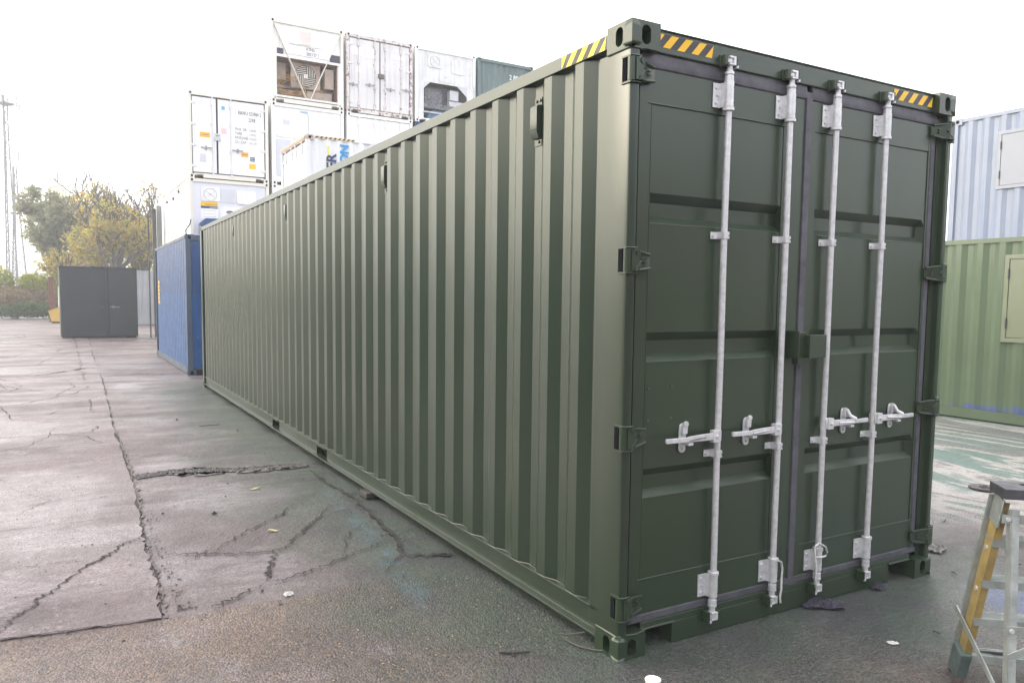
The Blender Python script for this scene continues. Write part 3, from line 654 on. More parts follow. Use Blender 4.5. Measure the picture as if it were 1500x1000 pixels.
for k in range(2):
    p = []; 
    for i in range(46):
        t = i/45*2*math.pi*(1.6+0.4*k); p.append((0.66+0.42*math.cos(t)*(1-0.15*k)+0.05*rnd.uniform(-1, 1), 0.13+0.03*k+0.02*math.sin(3*t), 0.62+0.30*math.sin(t*0.9+k)+0.03*rnd.uniform(-1, 1)))
    mb.tube(p, 0.010, 6)
mb.tube([(0.9, 0.12, 0.75), (1.1, 0.08, 0.60), (1.18, 0.06, 0.35), (1.3, 0.06, 0.25), (1.42, 0.06, 0.45), (1.6, 0.1, 0.6), (1.8, 0.15, 0.55)], 0.014, 6)
cab = mb.build('power_cable', YC, r)
# -- column 2 tier 4 : rust-stained white doors
r = base_container('white_container', stackpos(2, 3), 'grey-white container with rust-stained ribbed doors and a brown lock box', 'container', STH, WD, 12.192, SH, RUSTY, WHITE_RUST)
doors(r, WD, SH, WHITE_RUST, RUSTY, mat('stained_seal', (0.30, 0.26, 0.25), 0.7, var=0.3, vscale=6), ribs=True, nb=4, hm=WHITE_RUST)
mb = MB(); mb.box(1.15, 1.36, -0.03, 0.038, 1.28, 1.42); mb.build('lock_box', mat('brown_primer', (0.15, 0.11, 0.11), 0.7), r, bevel=0.005)
for a in ((0.20, 0.62, 1.95, 2.22), (0.72, 1.02, 1.92, 2.26), (1.62, 2.14, 2.02, 2.15), (0.36, 0.50, 1.40, 1.58)): sticker(r, *a, WHITE, 'painted_patch', y=0.033)
# -- column 3 tier 4 : grimy reefer
r = base_container('refrigerated_container', stackpos(3, 3), 'grimy white refrigerated container with dark machinery bay, left of the teal green one', 'container', STH, WD, 12.192, SH, WHITE, WHITE)
GRIM = mat('grimy_white_panel', (0.66, 0.66, 0.66), 0.6, var=0.10, vscale=3, streak=0.35, streakcol=(0.3, 0.29, 0.28))
mb = MB(); mb.box(0.105, WD-0.105, 0.042, 0.09, 1.45, SH-0.116); mb.box(0.105, 0.34, 0.02, 0.09, 0.151, 1.449); mb.box(WD-0.34, WD-0.105, 0.02, 0.09, 0.151, 1.449); mb.build('machinery_panel', GRIM, r)
hatch(r, 0.78, 2.20, 0.56, 0.46, GRIM); hatch(r, 1.72, 2.12, 0.56, 0.50, GRIM, fan=False)
mb = MB(); rrect(mb, 0.95, 1.50, 1.52, 1.84, 0.028, 0.0415, 0.04); mb.build('cover_plate', GRIM, r, bevel=0.003)
mb = MB(); mb.disc((1.22, 0.025, 1.70), 0.035, 1, 0.006, 20, sz=2.4); mb.build('badge', GREYM, r)
MACH = mat('dark_machinery', (0.16, 0.16, 0.18), 0.7, var=0.6, vscale=14, bump=0.02, bscale=12)
mb = MB(); mb.box(0.341, WD-0.341, 0.50, 0.52, 0.16, 1.449); mb.box(0.34, WD-0.34, 0.12, 0.5, 0.55, 0.72); mb.box(0.5, 1.2, 0.3, 0.5, 0.75, 1.3); mb.m = 1; mb.box(1.45, 1.80, 0.15, 0.4, 0.95, 1.30); mb.box(1.45, 2.05, 0.2, 0.4, 0.72, 0.93)
mb.prism([(0.34, 1.449), (0.34, 1.2), (0.60, 1.449)], 1, 0.03, 0.08); mb.prism([(WD-0.34, 1.449), (WD-0.34, 1.1), (WD-0.75, 1.449)], 1, 0.03, 0.08); mb.box(0.3, WD-0.3, 0.0, 0.03, 0.36, 0.40)
mb.build('machinery_bay', [MACH, GREYM], r)
mb = MB(); mb.prism([(0.5, 0.18), (0.56, 0.36), (0.70, 0.46), (1.1, 0.46), (1.2, 0.3), (1.2, 0.18)], 1, 0.05, 0.4); mb.build('compressor_cover', mat('faded_blue_cover', (0.07, 0.16, 0.28), 0.5, var=0.2), r, bevel=0.01)
txt('REFRIGERATED  TRANSPORT', 0.09, MARK, r, (WD-0.03, 0.0, 0.5), rot=(R(90), R(-90), 0), sx=0.9)
# -- column 4 tier 4 : green blank end
TEAL = mat('faded_green_container', (0.125, 0.185, 0.185), 0.55, var=0.12, rust=0.05, streak=0.3, streakcol=(0.09, 0.13, 0.19))
r = base_container('green_container', stackpos(4, 3), 'faded teal green container with corrugated blank end and white digits on top of the stack', 'container', STH, WD, 12.192, SH, TEAL, TEAL, flat=False)
end_blank(r, WD, 12.192, SH, TEAL, 0.05, -1)
txt('2 804', 0.26, WHITE, r, (1.36, 0.006, 2.02), name='serial_number', sx=0.85, bold=0.003)
# -- hidden supporting tiers
for c in range(5):
    for l in range(0, 3):
        if (c == 0 and l > 0) or (c in (1, 2, 3) and l == 2): continue
        r = empty('stacked_container', stackpos(c, l), 'white container hidden in the lower tiers of the stack behind the green container', 'container', STH, 'hidden lower containers of the stack')
        LL = 9.1 if c == 0 else 12.192; frame_parts(r, WD, LL, SH, WHITE); side(r, WD, LL, SH, WHITE, True)
        mb = MB(); mb.box(0.105, WD-0.105, 0.02, 0.06, 0.151, SH-0.116); mb.build('end_wall', WHITE, r)
# -- white box with hazard stripe, doors to the left, long side to us (rotated a quarter turn)
def eron(z, h, label, top):
    # local frame: front(doors)=local -y -> world -x : rotate by -90deg about z ; local x -> world -y
    r = empty('white_container', (2.93, 15.77+WD, z), label, 'container', R(-90))
    cm = mat('stained_white_paint', (0.76, 0.76, 0.77), 0.45, var=0.05, streak=0.25, streakcol=(0.5, 0.47, 0.42), rust=0.02)
    frame_parts(r, WD, 12.192, h, cm, castm=mat('rusty_white_frame2', (0.55, 0.48, 0.44), 0.6, var=0.2, rust=0.5, rscale=9)); side(r, WD, 12.192, h, cm, False)
    doors(r, WD, h, cm, cm, mat('mid_grey_seal', (0.25, 0.25, 0.26), 0.6), ribs=True, nb=4, hm=GREYM); end_blank(r, WD, 12.192, h, cm, 12.192-0.05, 1)
    return r
r = eron(0, 2.591, 'plain white container hidden under the one with blue and navy lettering', False)
r = eron(2.591, 2.896, 'white container with black and yellow striped roof edge and large blue and navy upright letters', True)
mb = MB(); mb.box(0.10, WD-0.10, -0.01, 0.005, 2.896-0.10, 2.896-0.03); mb.build('rain_gutter', mat('tan_rust_strip', (0.48, 0.33, 0.20), 0.7, var=0.3), r)
hazard(r, (WD-0.0045, 0.20, 2.896-0.068), (0, 1, 0), (0, 0, 1), 9, 1.0, 0.05, mat('faded_amber_tape', (0.75, 0.52, 0.20), 0.6), name='hazard_tape')
def wtxt(s, size, m, y, z): return txt(s, size, m, r, (WD+0.002, y, z), rot=Matrix(((0,0,1),(0,-1,0),(1,0,0))).to_euler(), name='lettering', bold=0.012, sx=1.0)
wtxt('ER', 0.33, NAVY, 0.72, 2.12); wtxt('ON', 0.29, CYAN, 1.03, 2.28)
mb = MB(); mb.box(WD-0.003, WD-0.0005, 0.515, 0.56, 1.9, 2.66); mb.build('yellow_stripe', LYEL, r)

# ------------------------------------------------------------------ blue container behind the green one
def blue_mat():
    m = mat('scuffed_blue_paint', (0.010, 0.085, 0.27), 0.40, var=0.35, vscale=2.5, wave=0.004, rust=0.17, rscale=11, rustcol=(0.30, 0.36, 0.42), spec=0.6, streak=0.35, streakcol=(0.03, 0.12, 0.30)); nt = m.node_tree
    p = [n for n in nt.nodes if n.type == 'BSDF_PRINCIPLED'][0]; src = p.inputs['Base Color'].links[0].from_socket
    tc = N(nt, 'ShaderNodeTexCoord'); sp = N(nt, 'ShaderNodeSeparateXYZ'); nt.links.new(tc.outputs['Object'], sp.inputs[0])
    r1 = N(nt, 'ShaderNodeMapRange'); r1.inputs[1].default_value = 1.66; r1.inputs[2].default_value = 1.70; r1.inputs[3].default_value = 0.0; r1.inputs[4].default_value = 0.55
    nt.links.new(sp.outputs[2], r1.inputs[0])      # the upper part is mixed towards a darker, duller blue
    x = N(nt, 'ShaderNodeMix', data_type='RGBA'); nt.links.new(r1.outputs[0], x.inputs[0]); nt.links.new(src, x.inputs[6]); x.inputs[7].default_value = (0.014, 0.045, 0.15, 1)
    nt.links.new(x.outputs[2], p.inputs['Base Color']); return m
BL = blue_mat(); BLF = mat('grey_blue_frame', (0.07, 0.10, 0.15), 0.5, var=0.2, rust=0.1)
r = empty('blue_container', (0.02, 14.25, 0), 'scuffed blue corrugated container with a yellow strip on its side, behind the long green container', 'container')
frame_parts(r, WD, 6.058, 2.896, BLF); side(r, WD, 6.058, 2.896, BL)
mb = MB(); mb.box(0.105, WD-0.105, 0.03, 0.08, 0.151, 2.78); mb.build('end_wall', BL, r); end_blank(r, WD, 6.058, 2.896, BL, 6.0, 1)
mb = MB(); mb.box(0.1625, 0.7, 0.0, 0.0055, 0.0, 0.12); mb.build('sill_plate', BLACK, r)
mb = MB(); mb.m = 0; mb.box(0.001, 0.0085, 5.05, 5.33, 1.42, 2.02); mb.m = 1
for i in range(5): mb.box(-0.0005, 0.0009, 5.12, 5.26, 1.50+i*0.1, 1.55+i*0.1)
mb.build('warning_strip', [YEL, BLK], r)
mb = MB(); mb.tube([(0.03, 0.05, 2.89), (0.02, 0.05, 2.97), (0.10, 0.04, 3.10), (0.12, 0.04, 3.20)], 0.014, 6); mb.build('bent_hook', BLF, r)
# ------------------------------------------------------------------ dark grey double door store
SHD = mat('dark_grey_paint', (0.036, 0.044, 0.054), 0.5, var=0.08, vscale=1.2, wave=0.012, wscale=1.0, spec=0.4)
SHX = mat('dark_grey_edge_paint', (0.035, 0.042, 0.047), 0.5, var=0.1)
r = empty('storage_shed', (-2.26, 29.86, 0), 'low dark grey steel store with two plain doors, standing on the open yard', 'shed', R(1))
mb = MB(); mb.box(0, 2.56, 0.04, 2.4, 0.06, 2.60); mb.build('body', SHX, r, bevel=0.01)
mb = MB(); mb.box(-0.02, 2.58, -0.02, 2.45, 2.602, 2.65); mb.build('roof', SHX, r)
mb = MB(); mb.box(0.0, 2.56, 0.0, 0.039, 0.055, 0.10); mb.box(0.05, 0.4, 0.05, 0.5, 0, 0.06); mb.box(2.15, 2.5, 0.05, 0.5, 0, 0.06); mb.build('base_rail', SHX, r)
for nm, a, b in (('l', 0.03, 1.53), ('r', 1.57, 2.53)):
    mb = MB(); mb.box(a, b, -0.012, 0.038, 0.11, 2.585); lf = mb.build('door', SHD, r, bevel=0.006)
    mb = MB()
    x = a+0.01 if nm == 'l' else b-0.13
    mb.box(x, x+0.12, -0.03, -0.012, 0.42, 0.47); mb.build('hinge', SHX, lf); mb = MB(); mb.box(x, x+0.12, -0.03, -0.012, 2.17, 2.22); mb.build('hinge', SHX, lf)
    mb = MB()
    if nm == 'l': mb.box(1.18, 1.40, -0.07, -0.012, 1.10, 1.21); mb.build('lock_box', SHX, lf, bevel=0.005); mb = MB(); mb.box(1.50, 1.55, -0.03, -0.0125, 0.11, 2.585); mb.build('cover_strip', SHX, lf)
    else: mb.bar((1.62, -0.04, 1.17), (1.95, -0.045, 1.15), 0.02, 0.035); mb.box(1.70, 1.76, -0.04, -0.012, 1.11, 1.21); mb.build('handle', mat('worn_steel', (0.25, 0.26, 0.28), 0.5, 0.4), lf)
# ------------------------------------------------------------------ grey container behind the store
GRC = mat('pale_grey_container_paint', (0.40, 0.42, 0.46), 0.5, var=0.1, rust=0.08, rscale=4, streak=0.5, streakcol=(0.22, 0.21, 0.21))
r = empty('grey_container', (0.35, 42.7, 0), 'pale grey corrugated container with rust streaks, far behind the dark grey store', 'container')
frame_parts(r, 6.058, 2.438, 2.896, GRC)
corrugated(0.01, 0.046, 0.105, 5.95, 0.151, 2.78, GRC, 'side_panel', r, axis=1, first=0.15); corrugated(2.42, 2.39, 0.105, 5.95, 0.151, 2.78, GRC, 'side_panel', r, axis=1, first=0.15)
for x in (0.02, 6.03): mb = MB(); mb.box(x-0.012, x+0.012, 0.105, 2.33, 0.161, 2.82); mb.build('end_wall', GRC, r)
# ------------------------------------------------------------------ steel posts and pole beside the stack
STL = mat('dull_galvanised', (0.33, 0.35, 0.36), 0.5, 0.2, var=0.1)
DST = mat('dark_steel', (0.07, 0.075, 0.075), 0.6, var=0.2)
r = empty('steel_post', (1.12, 29.75, 0), 'tall pale steel channel post standing just left of the white container stack', 'post')
mb = MB(); mb.prism([(-0.09, -0.10), (0.08, -0.10), (0.08, 0.10), (-0.09, 0.10), (-0.09, 0.085), (0.065, 0.085), (0.065, -0.085), (-0.09, -0.085)], 2, 0, 5.02); mb.build('channel', STL, r)
mb = MB(); mb.box(-0.15, 0.15, -0.15, 0.15, 0, 0.02); mb.build('base_plate', STL, r)
r = empty('steel_post', (0.92, 29.5, 0), 'tall dark steel post between the pale channel post and the thin pole', 'post')
mb = MB(); mb.box(-0.075, 0.06, -0.08, 0.08, 0, 4.86); mb.build('column', DST, r)
mb = MB(); mb.box(-0.15, 0.15, -0.15, 0.15, 0, 0.02)
mb.build('base_plate', STL, r)
mb = MB(); mb.tube([(0.0, 0, 0), (0, 0, 2.4), (0.005, 0, 4.62)], 0.025, 8); mb.box(-0.03, 0.03, -0.04, 0.0, 4.5, 4.64); o = mb.build('pole', DST, loc=(0.70, 29.5, 0)); tag(o, 'thin dark pole at the left edge of the steel posts', 'pole')
# cable with clips running back from the stack
mb = MB(); P0, P1 = Vector((1.25, 23.3, 5.42)), Vector((1.15, 29.6, 5.35))
pts = [P0.lerp(P1, t/20)+Vector((0, 0, -0.35*4*(t/20)*(1-t/20))) for t in range(21)]
mb.tube([p for p in pts], 0.006, 5)
for t in (5, 9, 14): p = pts[t]; mb.tube([p, p+Vector((0, 0, -0.10))], 0.01, 5); mb.tube([p+Vector((0, 0, -0.08)), p+Vector((0, 0, -0.17))], 0.035, 7)
o = mb.build('festoon_cable', DST); tag(o, 'thin sagging cable with small hanging lamps beside the lower left white container', 'cable')
# ------------------------------------------------------------------ yellow skip, red post, white pole
YSK = mat('faded_yellow_paint', (0.62, 0.42, 0.10), 0.5, var=0.1, rust=0.06)
r = empty('yellow_skip', (-2.82, 45.8, 0), 'small faded yellow skip partly hidden by the dark grey store', 'skip')
mb = MB(); mb.prism([(0.08, 0.10), (1.9, 0.10), (1.9, 0.95), (0.62, 0.95), (-0.06, 0.66), (-0.02, 0.55)], 1, 0, 1.3); mb.build('body', YSK, r, bevel=0.01)
mb = MB(); mb.bar((-0.08, -0.02, 0.66), (0.64, -0.02, 0.96), 0.03, 0.05, up=(0, 1, 0)); mb.bar((0.64, -0.02, 0.96), (1.92, -0.02, 0.96), 0.03, 0.05, up=(0, 1, 0)); mb.bar((0.05, -0.015, 0.58), (1.2, -0.015, 0.22), 0.02, 0.03, up=(0, 1, 0)); mb.box(0.05, 1.9, -0.02, -0.001, 0.12, 0.16)
mb.build('rim', YSK, r); mb = MB(); mb.box(0.1, 1.85, 0.1, 1.2, 0.0, 0.099); mb.build('skid', DST, r)
r = empty('red_post', (-2.72, 48.0, 0), 'rusty red steel column behind the yellow skip', 'post')
RED = mat('rusty_red_paint', (0.15, 0.045, 0.045), 0.7, var=0.35, vscale=4, rust=0.3)
mb = MB(); mb.box(-0.13, 0.13, -0.11, -0.09, 0, 2.55); mb.box(-0.13, 0.13, 0.09, 0.11, 0, 2.55); mb.box(-0.012, 0.012, -0.0899, 0.0899, 0, 2.55); mb.build('beam', RED, r); mb = MB(); mb.box(-0.2, 0.2, -0.2, 0.2, 0.0, 0.02); mb.build('base_plate', RED, r)
r = tag(MB().tube([(0, 0, 0), (0.01, 0, 2.0)], 0.04, 8).box(-0.07, 0.07, -0.07, 0.07, 0, 0.05).build('white_pole', WHITE, loc=(-2.36, 47.5, 0)), 'short slim white pole beside the rusty red column', 'pole')
# ------------------------------------------------------------------ right hand containers
OLIVE = mat('old_green_site_paint', (0.125, 0.172, 0.108), 0.24, var=0.08, vscale=1.2, wave=0.002, wscale=0.8, bump=0.0004, bscale=30, rust=0, rscale=6, spec=0.6, rvar=0)
def blue_feet(m):
    nt = m.node_tree; p = [n for n in nt.nodes if n.type == 'BSDF_PRINCIPLED'][0]; src = p.inputs['Base Color'].links[0].from_socket
    tc = N(nt, 'ShaderNodeTexCoord'); sp = N(nt, 'ShaderNodeSeparateXYZ'); nt.links.new(tc.outputs['Object'], sp.inputs[0])
    n = N(nt, 'ShaderNodeTexNoise'); n.inputs['Scale'].default_value = 2.2; n.inputs['Detail'].default_value = 5; nt.links.new(tc.outputs['Object'], n.inputs[0])
    a = N(nt, 'ShaderNodeMath', operation='MULTIPLY_ADD'); a.inputs[1].default_value = -1.6; a.inputs[2].default_value = 0.42; nt.links.new(sp.outputs[2], a.inputs[0])
    b = N(nt, 'ShaderNodeMath', operation='ADD'); nt.links.new(a.outputs[0], b.inputs[0]); nt.links.new(n.outputs[0], b.inputs[1])
    r1 = N(nt, 'ShaderNodeMapRange'); r1.inputs[1].default_value = 0.58; r1.inputs[2].default_value = 0.66; r1.inputs[4].default_value = 0.6; nt.links.new(b.outputs[0], r1.inputs[0])
    r9 = N(nt, 'ShaderNodeMapRange'); r9.inputs[1].default_value = 0.160; r9.inputs[2].default_value = 0.163; nt.links.new(sp.outputs[2], r9.inputs[0]); r8 = N(nt, 'ShaderNodeMath', operation='MULTIPLY'); nt.links.new(r9.outputs[0], r8.inputs[0]); nt.links.new(r1.outputs[0], r8.inputs[1])
    x = N(nt, 'ShaderNodeMix', data_type='RGBA'); nt.links.new(r8.outputs[0], x.inputs[0]); nt.links.new(src, x.inputs[6]); x.inputs[7].default_value = (0.06, 0.09, 0.42, 1); nt.links.new(x.outputs[2], p.inputs['Base Color'])
blue_feet(OLIVE)
PALEB = mat('washed_blue_white_paint', (0.30, 0.345, 0.46), 0.42, var=0.06, vscale=1.2, streak=0.55, streakcol=(0.17, 0.25, 0.48), wave=0.001, rvar=0.02)
PALEH = mat('pale_grey_hatch', (0.36, 0.38, 0.45), 0.5, var=0.04, wave=0.0006, rvar=0)
def site_box(name, loc, label, pm, fm, hm, hy, hz, h=2.591, hw=1.1, hh=1.08):
    """long side faces world -x; local y runs away from the camera"""
    r = empty(name, loc, label, 'container')
    L_ = 9.0; w = 2.438
    frame_parts(r, w, L_, h, fm); 
    corrugated(0.010, 0.046, 0.105, L_-0.105, 0.161, h-0.076, pm, 'side_panel', r, first=0.15, pitch=0.30)
    corrugated(w-0.010, w-0.046, 0.105, L_-0.105, 0.161, h-0.076, pm, 'side_panel', r, first=0.15, pitch=0.30); end_blank(r, w, L_, h, pm, 0.05, -1); end_blank(r, w, L_, h, pm, L_-0.05, 1)
    mb = MB(); y0, y1, z0, z1 = hy-hw/2, hy+hw/2, hz-hh/2, hz+hh/2
    for a, b, c, d in ((y0-0.06, y1+0.06, z1, z1+0.06), (y0-0.06, y1+0.06, z0-0.06, z0), (y0-0.06, y0, z0, z1), (y1, y1+0.06, z0, z1)): mb.box(-0.010, 0.045, a, b, c, d)
    f = mb.build('window_frame', hm, r, bevel=0.004)
    mb = MB(); mb.box(-0.004, 0.02, y0+0.006, y1-0.006, z0+0.006, z1-0.006); mb.build('shutter', hm, f, bevel=0.005)
    for z in (z0+0.2, z1-0.2): mb = MB(); mb.tube([(-0.016, y1-0.0, z-0.07), (-0.016, y1-0.0, z+0.07)], 0.012, 6); mb.build('hinge', DST, f)
    return r
FO = mat('olive_frame', (0.30, 0.31, 0.22), 0.4, var=0.08, spec=0.6)
SHUT = mat('pale_olive_shutter', (0.21, 0.24, 0.165), 0.30, var=0.08, wave=0.001, spec=0.6, rvar=0)
site_box('green_container', (9.10, -4.6, 0), 'old pale green site container with a shuttered window, on the ground at the right', OLIVE, OLIVE, SHUT, 7.10, 1.74)
site_box('blue_white_container', (12.83, -2.85, 2.595), 'washed-out blue and white site container with shuttered window, stacked at the upper right', PALEB, PALEB, PALEH, 7.53, 1.695, hh=0.93)
site_box('green_container', (12.83, -2.85, 0), 'green container hidden beneath the washed-out blue and white one', OLIVE, OLIVE, SHUT, 7.0, 1.7)
# ------------------------------------------------------------------ step ladder
LX = Vector((0.75, -0.66, 0)).normalized(); LD = Vector((-0.66, -0.75, 0)).normalized()
r = empty('step_ladder', (1.30, -0.82, 0), 'short aluminium step ladder with paint-spattered yellow side rails, standing before the container doors', 'ladder')
ALU = mat('spattered_aluminium', (0.42, 0.46, 0.45), 0.5, 0.35, var=0.25, vscale=14, bump=0.001, bscale=80)
YRL = mat('yellow_rail_paint', (0.46, 0.34, 0.13), 0.6, var=0.3, vscale=9, streak=0.3, streakcol=(0.35, 0.35, 0.30))
BLP = mat('black_plastic', (0.075, 0.075, 0.09), 0.5, var=0.3, vscale=10)
def Lp(u, d, z): v = LX*u+LD*d; return Vector((v.x, v.y, z))
UP = (0, 0, 1); WID = 0.46; HT = 0.88
def chan(p, q, wdt, dep, m, name, side, flange=0.028):
    """C-section rail: web in the LD/up plane facing side, two flanges"""
    p, q = Vector(p), Vector(q); ax = (q-p).normalized(); n = ax.cross(LX).normalized(); mb = MB()
    mb.bar(p+LX*side*0.0, q+LX*side*0.0, wdt, 0.004, up=LX)
    for s_ in (-1, 1): mb.bar(p+n*s_*(wdt/2-0.002)+LX*side*flange/2, q+n*s_*(wdt/2-0.002)+LX*side*flange/2, 0.004, flange, up=LX)
    return mb.build(name, m, r)
for sgn, u0, u1 in ((1, 0.0, 0.055), (-1, WID, WID-0.055)):
    f0, f1 = Lp(u0, 0.0, 0.03), Lp(u1, 0.185, HT-0.02)
    chan(f0, f1, 0.070, 0, YRL, 'front_rail', sgn)
    fl = MB(); n = (f1-f0).normalized().cross(LX).normalized()
    if sgn > 0:
        fl.bar(f0-n*(-0.046)-LX*0.003, f1-n*(-0.046)-LX*0.003, 0.012, 0.035, up=LX); fl.build('rail_edge', ALU, r)
    b = MB(); b.bar(Lp(u0, -0.010, 0.0), Lp(u0+(u1-u0)*.14, 0.028, 0.135), 0.100, 0.050, up=LX); b.build('foot', mat('grey_rubber_foot', (0.13, 0.17, 0.17), 0.6, var=0.3, vscale=12), r, bevel=0.008)
    f2_, f3_ = Lp(u0+sgn*0.035, 0.40, 0.02), Lp(u1+sgn*0.02, 0.235, HT-0.05)
    chan(f2_, f3_, 0.042, 0, ALU, 'rear_rail', sgn, 0.030); 
    b = MB(); b.bar(Lp(u0+sgn*0.035, 0.405, 0.0), Lp(u0+sgn*0.037, 0.395, 0.07), 0.055, 0.044, up=LX); b.build('foot', BLP, r, bevel=0.006)
    mb = MB()
    for t in (0.25, 0.49, 0.73):
        pc = f0.lerp(f1, t)-LX*sgn*0.005; mb.disc((0, 0, 0), 0.011, 2, 0.006, 10); k = len(mb.v)-20
        ma = LX.to_track_quat('Z', 'Y').to_matrix()
        for i in range(k, k+20): mb.v[i] = tuple(pc+ma@Vector(mb.v[i]))
    mb.build('rivet', GALV, r)
for i, t in enumerate((0.10, 0.31, 0.52, 0.74)):
    pc = Lp(0, 0.185*t+0.0, HT*t+0.03); ul = 0.055*t; z = pc.z
    mb = MB(); a, b = Lp(ul, 0.185*t, z), Lp(WID-ul, 0.185*t, z)
    mb.bar(a, b, 0.085, 0.006); mb.bar(a+LD*0.042-Vector((0, 0, 0.016)), b+LD*0.042-Vector((0, 0, 0.016)), 0.004, 0.032); mb.bar(a-LD*0.042-Vector((0, 0, 0.013)), b-LD*0.042-Vector((0, 0, 0.013)), 0.004, 0.026)
    for k in range(5): mb.bar(a+LD*(-0.03+0.015*k)+Vector((0, 0, 0.004)), b+LD*(-0.03+0.015*k)+Vector((0, 0, 0.004)), 0.004, 0.003)
    mb.build('tread', ALU, r)
for z, d in ((HT-0.085, 0.258), (0.36, 0.352)):
    mb = MB(); mb.bar(Lp(0.04, d, z), Lp(WID-0.04, d, z), 0.006, 0.036); mb.build('cross_brace', ALU, r)
    mb = MB()
    mb.m = 0; ma = LD.to_track_quat('Z', 'Y').to_matrix()
    mb.disc((0, 0, 0), 0.009, 2, 0.010, 10); mb.v = [tuple(Lp(0.062, d+0.005, z)+ma@Vector(v)) for v in mb.v]; mb.build('rivet', GALV, r)
mb = MB(); mb.bar(Lp(0.05, 0.372, 0.255), Lp(0.24, 0.362, 0.36), 0.006, 0.028, up=UP); mb.build('diagonal_strut', ALU, r)
mb = MB(); mb.bar(Lp(0.050, 0.372, 0.14), Lp(0.20, 0.362, 0.11), 0.006, 0.0, up=UP)
mb = MB(); mb.bar(Lp(-0.010, -0.03, 0.30), Lp(0.035, 0.40, 0.06), 0.006, 0.026, up=UP); mb.build('spreader', ALU, r)
mb = MB(); mb.bar(Lp(0.02, 0.01, 0.105), Lp(0.20, 0.05, 0.13), 0.006, 0.026, up=UP); mb.build('foot_brace', DST, r)
mb = MB(); T = [Lp(0.035, 0.13, 0), Lp(WID-0.035, 0.13, 0), Lp(WID-0.035, 0.285, 0), Lp(0.035, 0.285, 0)]
mb.add([(p.x, p.y, z) for z in (HT+0.002, HT+0.045) for p in T], [(0,1,2,3), (4,5,6,7), (0,1,5,4), (1,2,6,5), (2,3,7,6), (3,0,4,7)])
mb.m = 1; T = [Lp(0.13, 0.17, 0), Lp(0.36, 0.17, 0), Lp(0.36, 0.20, 0), Lp(0.13, 0.20, 0)]
mb.add([(p.x, p.y, z) for z in (HT+0.040, HT+0.0465) for p in T], [(0,1,2,3), (4,5,6,7), (0,1,5,4), (1,2,6,5), (2,3,7,6), (3,0,4,7)])
mb.build('top_tray', [BLP, BLACK], r, bevel=0.006)
mb = MB(); mb.bar(Lp(0.045, 0.17, HT-0.13), Lp(0.052, 0.20, HT-0.005), 0.09, 0.012, up=LX); mb.build('hinge_plate', ALU, r, bevel=0.01)
